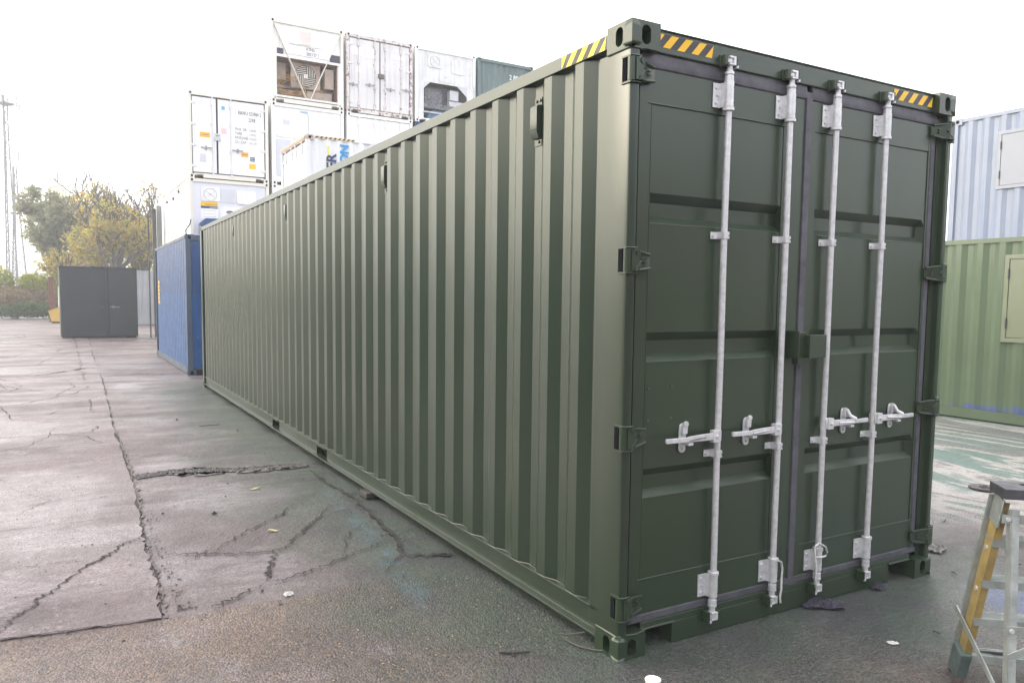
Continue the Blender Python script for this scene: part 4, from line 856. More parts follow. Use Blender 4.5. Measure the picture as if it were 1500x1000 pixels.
# ------------------------------------------------------------------ ground
def ground_mat(name, base, dark, pale, kind):
    m = bpy.data.materials.new(name); m.use_nodes = True; nt = m.node_tree; nt.nodes.clear(); L = nt.links.new
    out = N(nt, 'ShaderNodeOutputMaterial'); p = N(nt, 'ShaderNodeBsdfPrincipled'); L(p.outputs[0], out.inputs[0])
    tc = N(nt, 'ShaderNodeTexCoord'); P_ = tc.outputs['Object']
    def noise(sc, det=6, ro=0.6, vec=None, dist=0):
        n = N(nt, 'ShaderNodeTexNoise'); n.inputs['Scale'].default_value = sc; n.inputs['Detail'].default_value = det; n.inputs['Roughness'].default_value = ro; n.inputs['Distortion'].default_value = dist; L(vec or P_, n.inputs['Vector']); return n.outputs[0]
    def rng(x, a, b, c=0.0, d=1.0, sm=False):
        n = N(nt, 'ShaderNodeMapRange'); n.inputs[1].default_value = a; n.inputs[2].default_value = b; n.inputs[3].default_value = c; n.inputs[4].default_value = d; L(x, n.inputs[0])
        if sm: n.interpolation_type = 'SMOOTHSTEP'
        return n.outputs[0]
    def mix(f, a, b):
        n = N(nt, 'ShaderNodeMix', data_type='RGBA')
        for i, v in ((6, a), (7, b)):
            if isinstance(v, tuple): n.inputs[i].default_value = (*v, 1)
            else: L(v, n.inputs[i])
        if isinstance(f, float): n.inputs[0].default_value = f
        else: L(f, n.inputs[0])
        return n.outputs[2]
    def mul(a, b):
        n = N(nt, 'ShaderNodeMath', operation='MULTIPLY'); L(a, n.inputs[0])
        if isinstance(b, float): n.inputs[1].default_value = b
        else: L(b, n.inputs[1])
        return n.outputs[0]
    c = mix(rng(noise(0.9, 8, 0.62), 0.38, 0.66), base, dark)
    mp = N(nt, 'ShaderNodeMapping'); mp.inputs['Scale'].default_value = (0.55, 1.5, 1); mp.inputs['Rotation'].default_value = (0, 0, R(12)); L(P_, mp.inputs[0])
    streaks = noise(1.1, 9, 0.66, mp.outputs[0], 0.6)
    c = mix(mul(rng(streaks, 0.52, 0.72), 0.85 if kind != 'near' else 0.35), c, pale)
    c = mix(rng(noise(9, 10, 0.78), 0.47, 0.70, 0, 0.75), c, dark)
    c = mix(mul(rng(noise(2.6, 10, 0.74, None, 0.4), 0.53, 0.66), rng(noise(30, 6, 0.75), 0.42, 0.60)), c, pale)
    mp3 = N(nt, 'ShaderNodeMapping'); mp3.inputs['Scale'].default_value = (1.2, 14, 1); mp3.inputs['Rotation'].default_value = (0, 0, R(-8)); L(P_, mp3.inputs[0])
    c = mix(rng(noise(2.2, 8, 0.7, mp3.outputs[0], 0.3), 0.56, 0.72, 0, 0.55), c, dark)
    sp = N(nt, 'ShaderNodeSeparateXYZ'); L(P_, sp.inputs[0])
    blobs = {'slab': ((-2.35, 4.5, 0.6, 1.3, 0.6), (-2.1, 3.25, 0.6, 0.30, 0.7), (-2.6, 2.3, 0.5, 0.3, 0.6), (-3.4, 8.5, 1.5, 1.6, 0.6)), 'mid': ((-1.0, 3.9, 0.55, 0.5, 0.9), (-1.2, 12.6, 0.36, 0.6, 1.0), (-1.35, 5.35, 0.35, 0.25, 0.9), (-0.9, 10.6, 0.5, 0.5, 0.6), (-1.1, 2.05, 0.35, 0.3, 0.5), (-1.3, 5.6, 0.3, 0.4, 0.6)), 'near': ()}[kind]
    fine = rng(noise(11, 9, 0.75, mp.outputs[0], 0.5), 0.36, 0.62)
    for bx, by, rx, ry, st in blobs:        # dry white bloom, and wet reflecting patches painted in as pale colour
        ms = N(nt, 'ShaderNodeMapping'); ms.inputs['Location'].default_value = (-bx/rx, -by/ry, 0); ms.inputs['Scale'].default_value = (1/rx, 1/ry, 0); L(P_, ms.inputs[0])
        ln = N(nt, 'ShaderNodeVectorMath', operation='LENGTH'); L(ms.outputs[0], ln.inputs[0])
        ad = N(nt, 'ShaderNodeMath', operation='MULTIPLY_ADD'); ad.inputs[1].default_value = 1.4; L(noise(2.8, 8, 0.65), ad.inputs[0]); L(ln.outputs['Value'], ad.inputs[2])
        c = mix(mul(rng(ad.outputs[0], 1.25, 1.75, st, 0.0, True), fine), c, tuple(v*1.15 for v in pale))
    vo = N(nt, 'ShaderNodeTexVoronoi'); vo.inputs['Scale'].default_value = 95 if kind == 'near' else 120; L(P_, vo.inputs['Vector'])
    vc = N(nt, 'ShaderNodeSeparateColor'); L(vo.outputs['Color'], vc.inputs[0])
    grit = rng(vc.outputs[0], 0, 1, 0.62, 1.38) if kind == 'near' else rng(vc.outputs[0], 0, 1, 0.80, 1.20)
    g = N(nt, 'ShaderNodeVectorMath', operation='SCALE'); L(c, g.inputs[0]); L(grit, g.inputs['Scale']); c = g.outputs[0]
    if kind == 'near':
        # tan aggregate and leaf fragments
        tanm = mul(rng(vc.outputs[1], 0.80, 0.84), rng(noise(1.7, 3), 0.42, 0.60)); c = mix(mul(tanm, 0.6), c, (0.26, 0.165, 0.095))
    # overspray round the long container
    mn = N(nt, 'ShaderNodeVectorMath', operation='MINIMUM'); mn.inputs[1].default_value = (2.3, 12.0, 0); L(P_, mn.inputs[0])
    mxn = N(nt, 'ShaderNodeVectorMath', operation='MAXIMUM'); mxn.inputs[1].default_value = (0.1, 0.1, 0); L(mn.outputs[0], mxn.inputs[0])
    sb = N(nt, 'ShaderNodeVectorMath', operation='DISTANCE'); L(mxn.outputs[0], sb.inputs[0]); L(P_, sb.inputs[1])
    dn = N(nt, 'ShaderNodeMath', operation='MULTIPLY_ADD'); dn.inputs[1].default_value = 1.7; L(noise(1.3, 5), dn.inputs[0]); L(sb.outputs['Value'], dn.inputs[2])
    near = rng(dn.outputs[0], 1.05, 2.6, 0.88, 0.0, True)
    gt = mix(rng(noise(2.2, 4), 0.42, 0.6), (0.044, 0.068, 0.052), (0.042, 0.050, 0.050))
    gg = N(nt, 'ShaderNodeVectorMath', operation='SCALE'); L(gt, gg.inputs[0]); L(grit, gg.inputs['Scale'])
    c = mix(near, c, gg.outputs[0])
    # old blue paint drips running beside the container and in front of the ladder
    xb = N(nt, 'ShaderNodeMath', operation='MULTIPLY_ADD'); xb.inputs[1].default_value = 0.10; L(sp.outputs[1], xb.inputs[0]); xb.inputs[2].default_value = -0.60
    xd = N(nt, 'ShaderNodeMath', operation='SUBTRACT'); L(sp.outputs[0], xd.inputs[0]); L(xb.outputs[0], xd.inputs[1]); xa = N(nt, 'ShaderNodeMath', operation='ABSOLUTE'); L(xd.outputs[0], xa.inputs[0])
    dr_ = mul(mul(rng(xa.outputs[0], 0.02, 0.11, 1, 0), rng(noise(5, 6, 0.7), 0.46, 0.62)), mul(rng(sp.outputs[1], 0.7, 1.2), rng(sp.outputs[1], 3.4, 3.9, 1, 0)))
    c = mix(mul(dr_, 0.42), c, (0.09, 0.20, 0.25))
    if kind != 'slab':
        # painted patches on the far right: teal, white and blue bands of old overspray
        mp2 = N(nt, 'ShaderNodeMapping'); mp2.inputs['Rotation'].default_value = (0, 0, R(-35)); mp2.inputs['Scale'].default_value = (0.75, 0.22, 1); L(P_, mp2.inputs[0])
        nb = noise(1.15, 7, 0.6, mp2.outputs[0], 0.9)
        cr = N(nt, 'ShaderNodeValToRGB'); e = cr.color_ramp.elements; e[0].position = 0.34; e[0].color = (0.15, 0.27, 0.245, 1); e[1].position = 0.43; e[1].color = (0.19, 0.28, 0.25, 1)
        for ps, cc in ((0.46, (0.60, 0.58, 0.56)), (0.495, (0.55, 0.50, 0.48)), (0.51, (0.25, 0.26, 0.25)), (0.55, (0.21, 0.24, 0.235)), (0.60, (0.16, 0.25, 0.225)), (0.64, (0.58, 0.55, 0.53)), (0.70, (0.18, 0.25, 0.40))):
            q = e.new(ps); q.color = (*cc, 1)
        L(nb, cr.inputs[0])
        t = N(nt, 'ShaderNodeMath', operation='MULTIPLY_ADD'); t.inputs[1].default_value = 1.3; L(noise(0.8, 5), t.inputs[0]); L(sp.outputs[0], t.inputs[2])
        rgt = mul(rng(t.outputs[0], 4.0, 5.2), 0.85)
        gsc = N(nt, 'ShaderNodeVectorMath', operation='SCALE'); L(cr.outputs[0], gsc.inputs[0]); L(rng(noise(22, 7, 0.7), 0.35, 0.7, 0.80, 0.48), gsc.inputs['Scale'])
        c = mix(rgt, c, gsc.outputs[0])
        # blue spill behind the ladder
        v = N(nt, 'ShaderNodeVectorMath', operation='DISTANCE'); L(P_, v.inputs[0]); v.inputs[1].default_value = (2.55, -0.75, 0)
        vv = N(nt, 'ShaderNodeMath', operation='MULTIPLY_ADD'); vv.inputs[1].default_value = 0.9; L(noise(3, 5), vv.inputs[0]); L(v.outputs['Value'], vv.inputs[2])
        c = mix(rng(vv.outputs[0], 0.75, 1.0, 0.55, 0.0), c, (0.12, 0.16, 0.30))
    fg = N(nt, 'ShaderNodeVectorMath', operation='SCALE'); L(c, fg.inputs[0]); L(rng(noise(55, 8, 0.85), 0.34, 0.66, 0.62, 1.36), fg.inputs['Scale']); c = fg.outputs[0]
    L(c, p.inputs['Base Color'])
    # damp sheen
    wet = rng(noise(0.55, 5, 0.6, mp.outputs[0]), 0.40, 0.62, 0.66, 0.26 if kind != 'near' else 0.36)
    wn = N(nt, 'ShaderNodeMath', operation='MULTIPLY_ADD'); wn.inputs[1].default_value = 0.25; L(rng(vc.outputs[2], 0, 1, -0.5, 0.5), wn.inputs[0]); L(wet, wn.inputs[2]); L(wn.outputs[0], p.inputs['Roughness'])
    p.inputs['Specular IOR Level'].default_value = 0.5
    h1 = rng(vo.outputs['Distance'], 0, 0.7, 1, 0); nb2 = noise(28, 8, 0.65)
    b0 = N(nt, 'ShaderNodeBump'); b0.inputs['Strength'].default_value = 1; b0.inputs['Distance'].default_value = 0.03; L(noise(1.4, 5, 0.55), b0.inputs['Height'])
    b1 = N(nt, 'ShaderNodeBump'); b1.inputs['Strength'].default_value = 1; b1.inputs['Distance'].default_value = 0.0085; L(nb2, b1.inputs['Height']); L(b0.outputs[0], b1.inputs['Normal'])
    b2 = N(nt, 'ShaderNodeBump'); b2.inputs['Strength'].default_value = 0.9; b2.inputs['Distance'].default_value = 0.0040 if kind == 'near' else 0.0016; L(h1, b2.inputs['Height']); L(b1.outputs[0], b2.inputs['Normal']); L(b2.outputs[0], p.inputs['Normal'])
    return m
GM = ground_mat('worn_asphalt', (0.165, 0.126, 0.134), (0.074, 0.056, 0.060), (0.28, 0.25, 0.275), 'mid')
GS = ground_mat('worn_concrete', (0.190, 0.148, 0.157), (0.092, 0.069, 0.075), (0.30, 0.265, 0.285), 'slab')
GN = ground_mat('coarse_asphalt', (0.165, 0.118, 0.106), (0.078, 0.060, 0.060), (0.22, 0.20, 0.22), 'near')
def sheet(name, pts, z, m, inner=None):
    me = bpy.data.meshes.new(name); me.from_pydata([(x, y, z) for x, y in pts], [], [tuple(range(len(pts)))]); me.materials.append(m)
    o = bpy.data.objects.new(name, me); COL.objects.link(o); o['kind'] = 'structure'; return o
mb = MB(); mb.add([(-700, -500, 0), (700, -500, 0), (700, 900, 0), (-700, 900, 0)], [(0, 1, 2, 3)]); o = mb.build('ground', GM, smooth=False); o['kind'] = 'structure'
def jag(pts, n=6, amp=0.02, seed=1, closed=False):
    rn = random.Random(seed); out = []
    for i in range(len(pts)-1):
        a, b = Vector((*pts[i], 0)), Vector((*pts[i+1], 0)); d = (b-a); nn = Vector((-d.y, d.x, 0)).normalized()
        for k in range(n):
            t = k/n; p = a.lerp(b, t)+nn*(rn.uniform(-amp, amp) if k else 0); out.append((p.x, p.y))
    out.append(tuple(pts[-1])); return out
JOINT = [(-1.30, 53), (-1.35, 32.7), (-1.53, 20.98), (-1.57, 13.62), (-1.63, 10.52), (-1.68, 8.1), (-1.68, 6.4), (-1.69, 4.85), (-1.72, 3.86), (-1.74, 3.17), (-1.75, 2.84), (-1.75, 2.39), (-1.76, 1.9), (-1.78, 1.52)]
NEAR = [(-1.78, 1.52), (-1.57, 1.50), (-1.29, 1.51), (-1.03, 1.48), (-0.74, 1.53), (-0.58, 1.50), (-0.39, 1.43), (-0.10, 1.36)]
LEFT = [(-60, 3.2), (-20, 2.2), (-6, 1.75), (-2.48, 1.61), (-2.11, 1.56), (-1.78, 1.52)]
jj = jag(JOINT, 8, 0.016, 3)
SLAB = 0.011
po = jj+jag(LEFT[::-1], 8, 0.012, 5)[1:]+[(-60, 53)]; n_ = len(po)
me = bpy.data.meshes.new('concrete_yard'); me.from_pydata([(x, y, SLAB) for x, y in po]+[(x+0.004, y, -0.02) for x, y in po], [], [tuple(range(n_))]+[(i, (i+1) % n_, n_+(i+1) % n_, n_+i) for i in range(n_)]); me.materials.append(GS)
bm = bmesh.new(); bm.from_mesh(me); bmesh.ops.recalc_face_normals(bm, faces=bm.faces); bm.to_mesh(me); bm.free()
o = bpy.data.objects.new('concrete_yard', me); COL.objects.link(o); o['kind'] = 'structure'
def gz(x, y):
    """height of the yard surface at x, y"""
    if y < 1.5: return 0.0
    for i in range(len(JOINT)-1):
        if JOINT[i][1] >= y >= JOINT[i+1][1]:
            t = (JOINT[i][1]-y)/(JOINT[i][1]-JOINT[i+1][1]); return SLAB-0.006 if x < JOINT[i][0]*(1-t)+JOINT[i+1][0]*t-0.004 else 0.0
    return 0.0
nn_ = jag(LEFT, 8, 0.012, 5)
sheet('asphalt_apron', jag(LEFT[::-1], 8, 0.012, 5)[::-1]+jag(NEAR, 6, 0.018, 8)[1:]+[(0.3, 1.30), (0.8, 0.9), (1.2, -0.2), (1.6, -1.0), (3.0, -2.2), (3.2, -30), (-60, -30)], 0.004, GN)
# cracks
CRK = mat('crack_dirt', (0.035, 0.030, 0.030), 0.95, var=0.4, vscale=20)
CRG = mat('crack_rubble', (0.17, 0.16, 0.16), 0.9, var=0.5, vscale=22, bump=0.02, bscale=35)
def ribbon(mb, pts, w, seed, z=0.0105, n=9, jam=0.018, taper=True, lift=True):
    rn = random.Random(seed); P2 = jag(pts, n, jam, seed); N_ = len(P2); vs = []
    for i, (x, y) in enumerate(P2):
        a = Vector(P2[max(i-1, 0)]); b = Vector(P2[min(i+1, N_-1)]); d = (b-a).normalized(); nn = Vector((-d.y, d.x))
        t = i/(N_-1); ww = w*(0.35+0.9*rn.random())*(min(1, 4*t+0.1, 4*(1-t)+0.1) if taper else 1)*(0.6+0.7*abs(mnoise.noise(Vector((x*2.3, y*2.3, seed)))*2))
        vs += [(x+nn.x*ww/2, y+nn.y*ww/2, z), (x-nn.x*ww/2, y-nn.y*ww/2, z)]
    if lift: vs = [(x_, y_, z_+gz(x_, y_)) for x_, y_, z_ in vs]
    mb.add(vs, [(2*i, 2*i+1, 2*i+3, 2*i+2) for i in range(N_-1)])
mb = MB()
for a_, b_, w_, sd, q_ in ((1, 6, 0.020, 11, 16), (5, 11, 0.020, 12, 16), (9, 14, 0.015, 13, 10)): ribbon(mb, [(x+w_*0.4, y) for x, y in JOINT[a_:b_]], w_, sd, taper=False, n=q_, lift=False)
ribbon(mb, [(-2.9, 1.64)]+LEFT[3:], 0.010, 14, taper=False, n=10, jam=0.008)
C = [([(-2.62, 1.5), (-2.49, 1.7), (-2.44, 1.88), (-2.37, 1.96), (-2.34, 2.11), (-2.28, 2.18), (-2.19, 2.37), (-2.04, 2.62), (-1.96, 2.72), (-1.85, 2.94), (-1.74, 3.03), (-1.60, 3.08)], 0.026),
 ([(-2.9, 2.75), (-2.55, 2.73), (-2.41, 2.71), (-2.23, 2.71), (-2.04, 2.64)], 0.010),
 ([(-1.68, 2.61), (-1.5, 2.51), (-1.31, 2.4), (-1.03, 2.31), (-0.92, 2.36)], 0.014), ([(-1.03, 2.30), (-0.96, 2.34), (-0.84, 2.52), (-0.65, 2.78), (-0.51, 3.0), (-0.33, 3.28)], 0.020),
 ([(-1.72, 2.24), (-1.52, 2.41), (-1.33, 2.54), (-1.1, 2.83), (-0.85, 3.08), (-0.63, 3.35), (-0.24, 3.82)], 0.012), ([(-1.02, 2.32), (-1.10, 2.05), (-1.18, 1.82)], 0.026),
 ([(-1.2, 1.79), (-1.08, 1.77), (-0.91, 1.84), (-0.68, 1.96), (-0.42, 2.12), (-0.2, 2.2)], 0.015), ([(-1.2, 1.77), (-1.37, 1.64), (-1.53, 1.54)], 0.020), ([(-1.35, 2.46), (-1.25, 2.36), (-1.12, 2.36)], 0.012),
 ([(-0.16, 4.6), (-0.17, 4.06), (-0.12, 3.36), (-0.17, 2.72), (-0.22, 2.19), (-0.30, 1.85), (-0.52, 1.62)], 0.030), ([(-2.9, 15.2), (-2.3, 15.8), (-1.85, 16.59), (-1.45, 16.6)], 0.09), ([(-2.0, 15.9), (-1.6, 15.6)], 0.05),
 ([(-1.53, 14.7), (-0.88, 15.01), (-0.52, 14.7), (0.0, 14.9)], 0.05), ([(-1.5, 16.2), (-0.6, 16.0)], 0.05), ([(-1.62, 9.5), (-0.9, 9.7), (-0.4, 9.45)], 0.018), ([(-1.62, 7.2), (-0.9, 7.05), (-0.1, 7.3)], 0.012),
 ([(-3.2, 3.5), (-2.5, 3.62), (-1.73, 3.62)], 0.010), ([(-4.2, 7.5), (-3.4, 6.6), (-2.9, 6.0), (-2.6, 5.1)], 0.012), ([(-3.5, 12.6), (-3.0, 10.6), (-2.8, 9.2), (-2.2, 8.6)], 0.018), ([(-4.9, 9.9), (-3.7, 9.3), (-2.9, 9.5)], 0.015), ([(-5.5, 22), (-4.0, 19), (-3.6, 15.5), (-2.9, 14.0)], 0.03), ([(-4.4, 27.5), (-2.9, 26), (-2.6, 24)], 0.04), ([(-2.6, 29.6), (-3.6, 28.7), (-4.4, 28.4)], 0.06),
 ([(-1.6, 5.9), (-1.0, 6.05), (-0.3, 5.85)], 0.008), ([(-1.6, 4.3), (-0.9, 4.1), (-0.3, 4.25), (-0.1, 4.1)], 0.008), ([(-2.7, 5.2), (-2.3, 4.4), (-2.6, 3.9)], 0.008), ([(-3.4, 4.3), (-2.6, 4.25), (-1.9, 4.5)], 0.007), ([(-1.40, 7.9), (-1.1, 7.7)], 0.02),
 ([(-0.10, 3.3), (0.0, 3.25)], 0.012), ([(-0.5, 3.0), (-0.14, 3.1)], 0.010), ([(-0.68, 1.96), (-0.45, 2.5), (-0.17, 2.72)], 0.008)]
for i, (p_, w_) in enumerate(C): ribbon(mb, p_, w_*(1.05 if p_[0][0] > -1.75 else 0.80), 20+i, z=0.0118, jam=0.022 if w_ < 0.05 else 0.06)
# hairline crazing on the slab
rn = random.Random(77)
for k in range(60):
    x, y = rn.uniform(-7, -2.1), rn.uniform(3.8, 30); a = rn.uniform(0, 6.28); p_ = [(x, y)]
    for q in range(rn.randint(2, 5)): a += rn.uniform(-0.8, 0.8); x += math.cos(a)*0.35*(y/8+0.3); y += math.sin(a)*0.5*(y/8+0.3); p_.append((min(x, -1.85), y))
    ribbon(mb, p_, 0.006+0.0008*y, 200+k, n=6, jam=0.03)
o = mb.build('ground_crack', CRK, smooth=False); o['kind'] = 'structure'
mb = MB()
for i, (p_, w_) in enumerate(C):
    pass
ribbon(mb, [(x+0.02, y) for x, y in JOINT[5:]], 0.030, 99, z=0.0082, n=14, taper=False, lift=False)
o = mb.build('crumbled_crack_edge', mat('crumbled_asphalt', (0.15, 0.13, 0.13), 0.9, var=0.5, vscale=30, bump=0.006, bscale=60), smooth=False); o['kind'] = 'structure'
mb = MB()
# rut of broken asphalt
RUT = [(-1.64, 4.97), (-1.34, 5.07), (-0.99, 4.95), (-0.64, 4.83), (-0.32, 4.80), (-0.13, 4.77)]
rn = random.Random(5)
for i in range(900):
    t = rn.random()*5; k = min(int(t), 4); u = t-k; x = RUT[k][0]*(1-u)+RUT[k+1][0]*u; y = RUT[k][1]*(1-u)+RUT[k+1][1]*u
    wv = (0.20-0.022*t); y += rn.uniform(-1, 1)*wv/2*0.8
    s_ = rn.uniform(0.006, 0.024)
    vs = [(x+s_*math.cos(a)*rn.uniform(.6, 1), y+s_*math.sin(a)*rn.uniform(.6, 1), 0.008) for a in (0, 1.26, 2.51, 3.77, 5.03)]+[(x+rn.uniform(-.3, .3)*s_, y+rn.uniform(-.3, .3)*s_, 0.010+s_*rn.uniform(.3, .8))]
    mb.add(vs, [(0,1,5), (1,2,5), (2,3,5), (3,4,5), (4,0,5)])
o = mb.build('broken_rubble', CRG, smooth=False); o['kind'] = 'stuff'
mb = MB(); ribbon(mb, RUT, 0.24, 41, z=0.008, n=18, jam=0.035, taper=True); o = mb.build('ground_rut', CRG, smooth=False); o['kind'] = 'structure'
mb = MB(); ribbon(mb, [(a, b+0.07) for a, b in RUT], 0.05, 42, z=0.0112, n=18, jam=0.03); ribbon(mb, [(-0.30, 1.84), (-0.10, 1.74), (0.0, 1.70)], 0.045, 43, z=0.0112, n=14, jam=0.04)
o = mb.build('ground_crack', CRK, smooth=False); o['kind'] = 'structure'
# ------------------------------------------------------------------ small litter on the ground
mb = MB(); rn = random.Random(9)
def chip(mb, x, y, s_, flat=0.35, z=0.006):
    n = 5; a0 = rn.uniform(0, 6); vs = [(x+s_*math.cos(a0+a*1.257)*rn.uniform(.5, 1), y+s_*math.sin(a0+a*1.257)*rn.uniform(.5, 1), z) for a in range(n)]+[(x, y, z+s_*flat)]
    vs = [(x_, y_, z_+gz(x, y)) for x_, y_, z_ in vs]; mb.add(vs, [(i, (i+1) % n, n) for i in range(n)])
for i in range(520):
    if rn.random() < 0.40: t = rn.random(); y = 1.6+t*t*9; x = -1.69+abs(rn.gauss(0, 0.035))
    elif rn.random() < 0.5: y = rn.uniform(1.7, 4.9); x = -0.17+rn.gauss(0, 0.07)-(0.0 if y > 2 else 0.1)
    else: x, y = rn.uniform(-2.6, -0.2), 1.3+rn.random()**2*12
    chip(mb, x, y, rn.uniform(0.003, 0.013))
for i in range(500): chip(mb, rn.uniform(0.3, 3.6), rn.uniform(-1.4, -0.02), rn.uniform(0.002, 0.006))
for x, y, s_ in ((-1.215, 3.418, 0.028), (-1.05, 3.9, 0.014), (-0.95, 4.35, 0.014), (-1.56, 3.6, 0.016), (-0.75, 4.0, 0.010), (-1.24, 1.66, 0.014), (-2.2, 1.55, 0.012), (-2.05, 3.0, 0.012), (-0.35, 7.1, 0.03), (-0.9, 8.3, 0.03)): chip(mb, x, y, s_, 0.7)
o = mb.build('grit', mat('dark_grit', (0.05, 0.045, 0.045), 0.9, var=0.4, vscale=40), smooth=False); o['kind'] = 'stuff'
mb = MB()
for i in range(420):
    x, y = rn.uniform(-2.4, 0.0), rn.uniform(0.2, 1.45)
    chip(mb, x, y, rn.uniform(0.003, 0.009), 0.25)
for i in range(260): chip(mb, rn.uniform(0.4, 3.4), rn.uniform(-1.5, -0.1), rn.uniform(0.002, 0.005), 0.3)
o = mb.build('leaf_fragments', mat('tan_leaf_fragments', (0.42, 0.30, 0.17), 0.8, var=0.5, vscale=30), smooth=False); o['kind'] = 'stuff'
def leaf(x, y, s_, label, m, rot):
    mb = MB(); pts = [(-1, 0), (-0.5, 0.35), (0.1, 0.42), (0.6, 0.22), (1, 0), (0.6, -0.25), (0, -0.4), (-0.6, -0.3)]; c, s2 = math.cos(rot), math.sin(rot)
    vs = [((a*c-b*s2)*s_, (a*s2+b*c)*s_, 0.010+0.006*math.sin(a*3)+0.004*abs(b)) for a, b in pts]+[(0, 0, 0.012)]
    mb.add(vs, [(i, (i+1) % 8, 8) for i in range(8)]); o = mb.build('fallen_leaf', m, loc=(x, y, 0)); tag(o, label, 'leaf')
LFY = mat('pale_yellow_leaf', (0.62, 0.52, 0.25), 0.6, var=0.2, vscale=20)
leaf(-0.922, 2.773, 0.042, 'pale yellow fallen leaf lying left of the forked crack', LFY, 2.8)
leaf(-0.78, 4.05, 0.05, 'long dull yellow leaf near the broken rut', mat('dull_leaf', (0.45, 0.38, 0.2), 0.7), 0.2)
WB = mat('white_scrap', (0.66, 0.65, 0.63), 0.7, var=0.1)
def scrap(name, x, y, s_, label, cat, m, n=7, h=0.02, seed=1, el=1.0, rot=0.0, sheets=3):
    """a crumpled flat scrap: a few overlapping folded sheets in one mesh"""
    rq = random.Random(seed); mb = MB(); c, s2 = math.cos(rot), math.sin(rot)
    g = n; 
    for q in range(sheets):
        ox, oy = rq.uniform(-.25, .25)*s_*el, rq.uniform(-.25, .25)*s_; vs = []
        for i in range(g):
            for j in range(g):
                u, v = (i/(g-1)-.5)*2*s_*el*rq.uniform(.8, 1)*0.6+ox, (j/(g-1)-.5)*2*s_*rq.uniform(.8, 1)*0.6+oy
                vs.append((u*c-v*s2, u*s2+v*c, 0.006+h*rq.random()*(0.4+0.6*(i not in (0, g-1) and j not in (0, g-1)))))
        mb.add(vs, [(i*g+j, (i+1)*g+j, (i+1)*g+j+1, i*g+j+1) for i in range(g-1) for j in range(g-1)])
    o = mb.build(name, m, loc=(x, y, 0), smooth=False); tag(o, label, cat); return o
scrap('white_scrap', -1.124, 1.53, 0.024, 'small crumpled white scrap at the edge of the coarse asphalt', 'litter', WB, h=0.022, seed=4, el=1.5)
scrap('white_scrap', 1.32, -0.493, 0.022, 'tiny torn white scrap on the wet ground before the doors', 'litter', WB, h=0.012, seed=6, el=1.7, rot=-0.6)
RAG = mat('purple_black_rag', (0.055, 0.050, 0.075), 0.8, var=0.5, vscale=25)
scrap('crumpled_rag', 1.40, -0.02, 0.085, 'crumpled dark rag lying on the ground under the right hand door', 'rag', RAG, n=10, h=0.035, seed=8, el=1.9, rot=-0.55, sheets=4)
scrap('crumpled_rag', 1.92, -0.005, 0.045, 'small dark knotted rag on the ground near the far corner casting', 'rag', RAG, n=8, h=0.035, seed=9, el=1.5, rot=-0.5)
scrap('grey_scrap', 2.92, 0.24, 0.09, 'flattened grey scrap with dark marks beside the far bottom corner', 'litter', mat('grey_tape_scrap', (0.22, 0.21, 0.21), 0.7, var=0.7, vscale=30), n=7, h=0.035, seed=12, el=1.5, rot=0.3)
DSTK = mat('dark_twig', (0.045, 0.038, 0.035), 0.8, var=0.3, vscale=30)
mb = MB(); mb.tube([(-0.44, 0.335, 0.014), (-0.38, 0.305, 0.012), (-0.31, 0.272, 0.016)], 0.005, 6); mb.tube([(-0.385, 0.31, 0.012), (-0.39, 0.28, 0.010)], 0.004, 5); tag(mb.build('stick', DSTK), 'short dark stick lying beside the near bottom corner', 'stick')
mb = MB(); mb.tube([(0.0, 0.26, 0.05), (-0.06, 0.30, 0.035), (-0.10, 0.34, 0.03), (-0.095, 0.30, 0.020), (-0.07, 0.22, 0.012), (-0.03, 0.15, 0.012), (0.0, 0.12, 0.014), (0.02, 0.10, 0.014)], 0.0045, 6); tag(mb.build('loose_wire', mat('dull_wire', (0.12, 0.12, 0.11), 0.6)), 'bent loop of stiff wire poking out by the near corner', 'wire')
mb = MB()
for x, y, a, l in ((2.0, -0.75, 0.4, 0.05), (2.55, -0.10, 1.0, 0.04), (3.1, -0.2, 2.0, 0.05), (1.62, -0.55, 1.4, 0.03), (3.6, 0.6, 0.3, 0.09), (5.4, 1.9, 0.9, 0.2), (4.1, 1.3, 0.6, 0.1), (3.3, 0.0, 0.2, 0.07), (-0.72, 7.6, .1, .25)):
    mb.tube([(x, y, 0.012), (x+l*math.cos(a)*.5, y+l*math.sin(a)*.5, 0.016), (x+l*math.cos(a), y+l*math.sin(a)+0.01, 0.011)], 0.003+0.006*l, 5)
o = mb.build('twig_litter', DSTK); o['kind'] = 'stuff'
mb = MB(); mb.disc((0, 0, 0.045), 0.031, 2, 0.09, 24); mb.disc((0, 0, 0.0925), 0.034, 2, 0.008, 24)
o = mb.build('plastic_tub', mat('white_plastic', (0.78, 0.77, 0.76), 0.4, var=0.02), loc=(-0.076, -0.332, 0.0), bevel=0.002); tag(o, 'small white plastic tub just in front of the near corner, cut by the picture edge', 'tub')
mb = MB(); mb.disc((0, 0, 0.014), 0.13, 2, 0.016, 22); mb.disc((0.01, 0, 0.026), 0.05, 2, 0.010, 14); mb.disc((0, 0, 0.030), 0.02, 2, 0.02, 10)
tag(mb.build('metal_disc', mat('dark_lid_paint', (0.09, 0.08, 0.08), 0.6, var=0.6, vscale=14), loc=(5.0, 1.05, 0), bevel=0.003), 'round dark metal disc lying on the painted ground beyond the ladder top', 'disc')
# wood block beneath the rail
mb = MB(); mb.box(-0.05, 0.10, 3.27, 3.44, 0.006, 0.055); tag(mb.build('timber_block', mat('wet_timber', (0.06, 0.055, 0.05), 0.8, var=0.3, vscale=10), bevel=0.008), 'small dark timber block wedged under the long bottom rail', 'block')
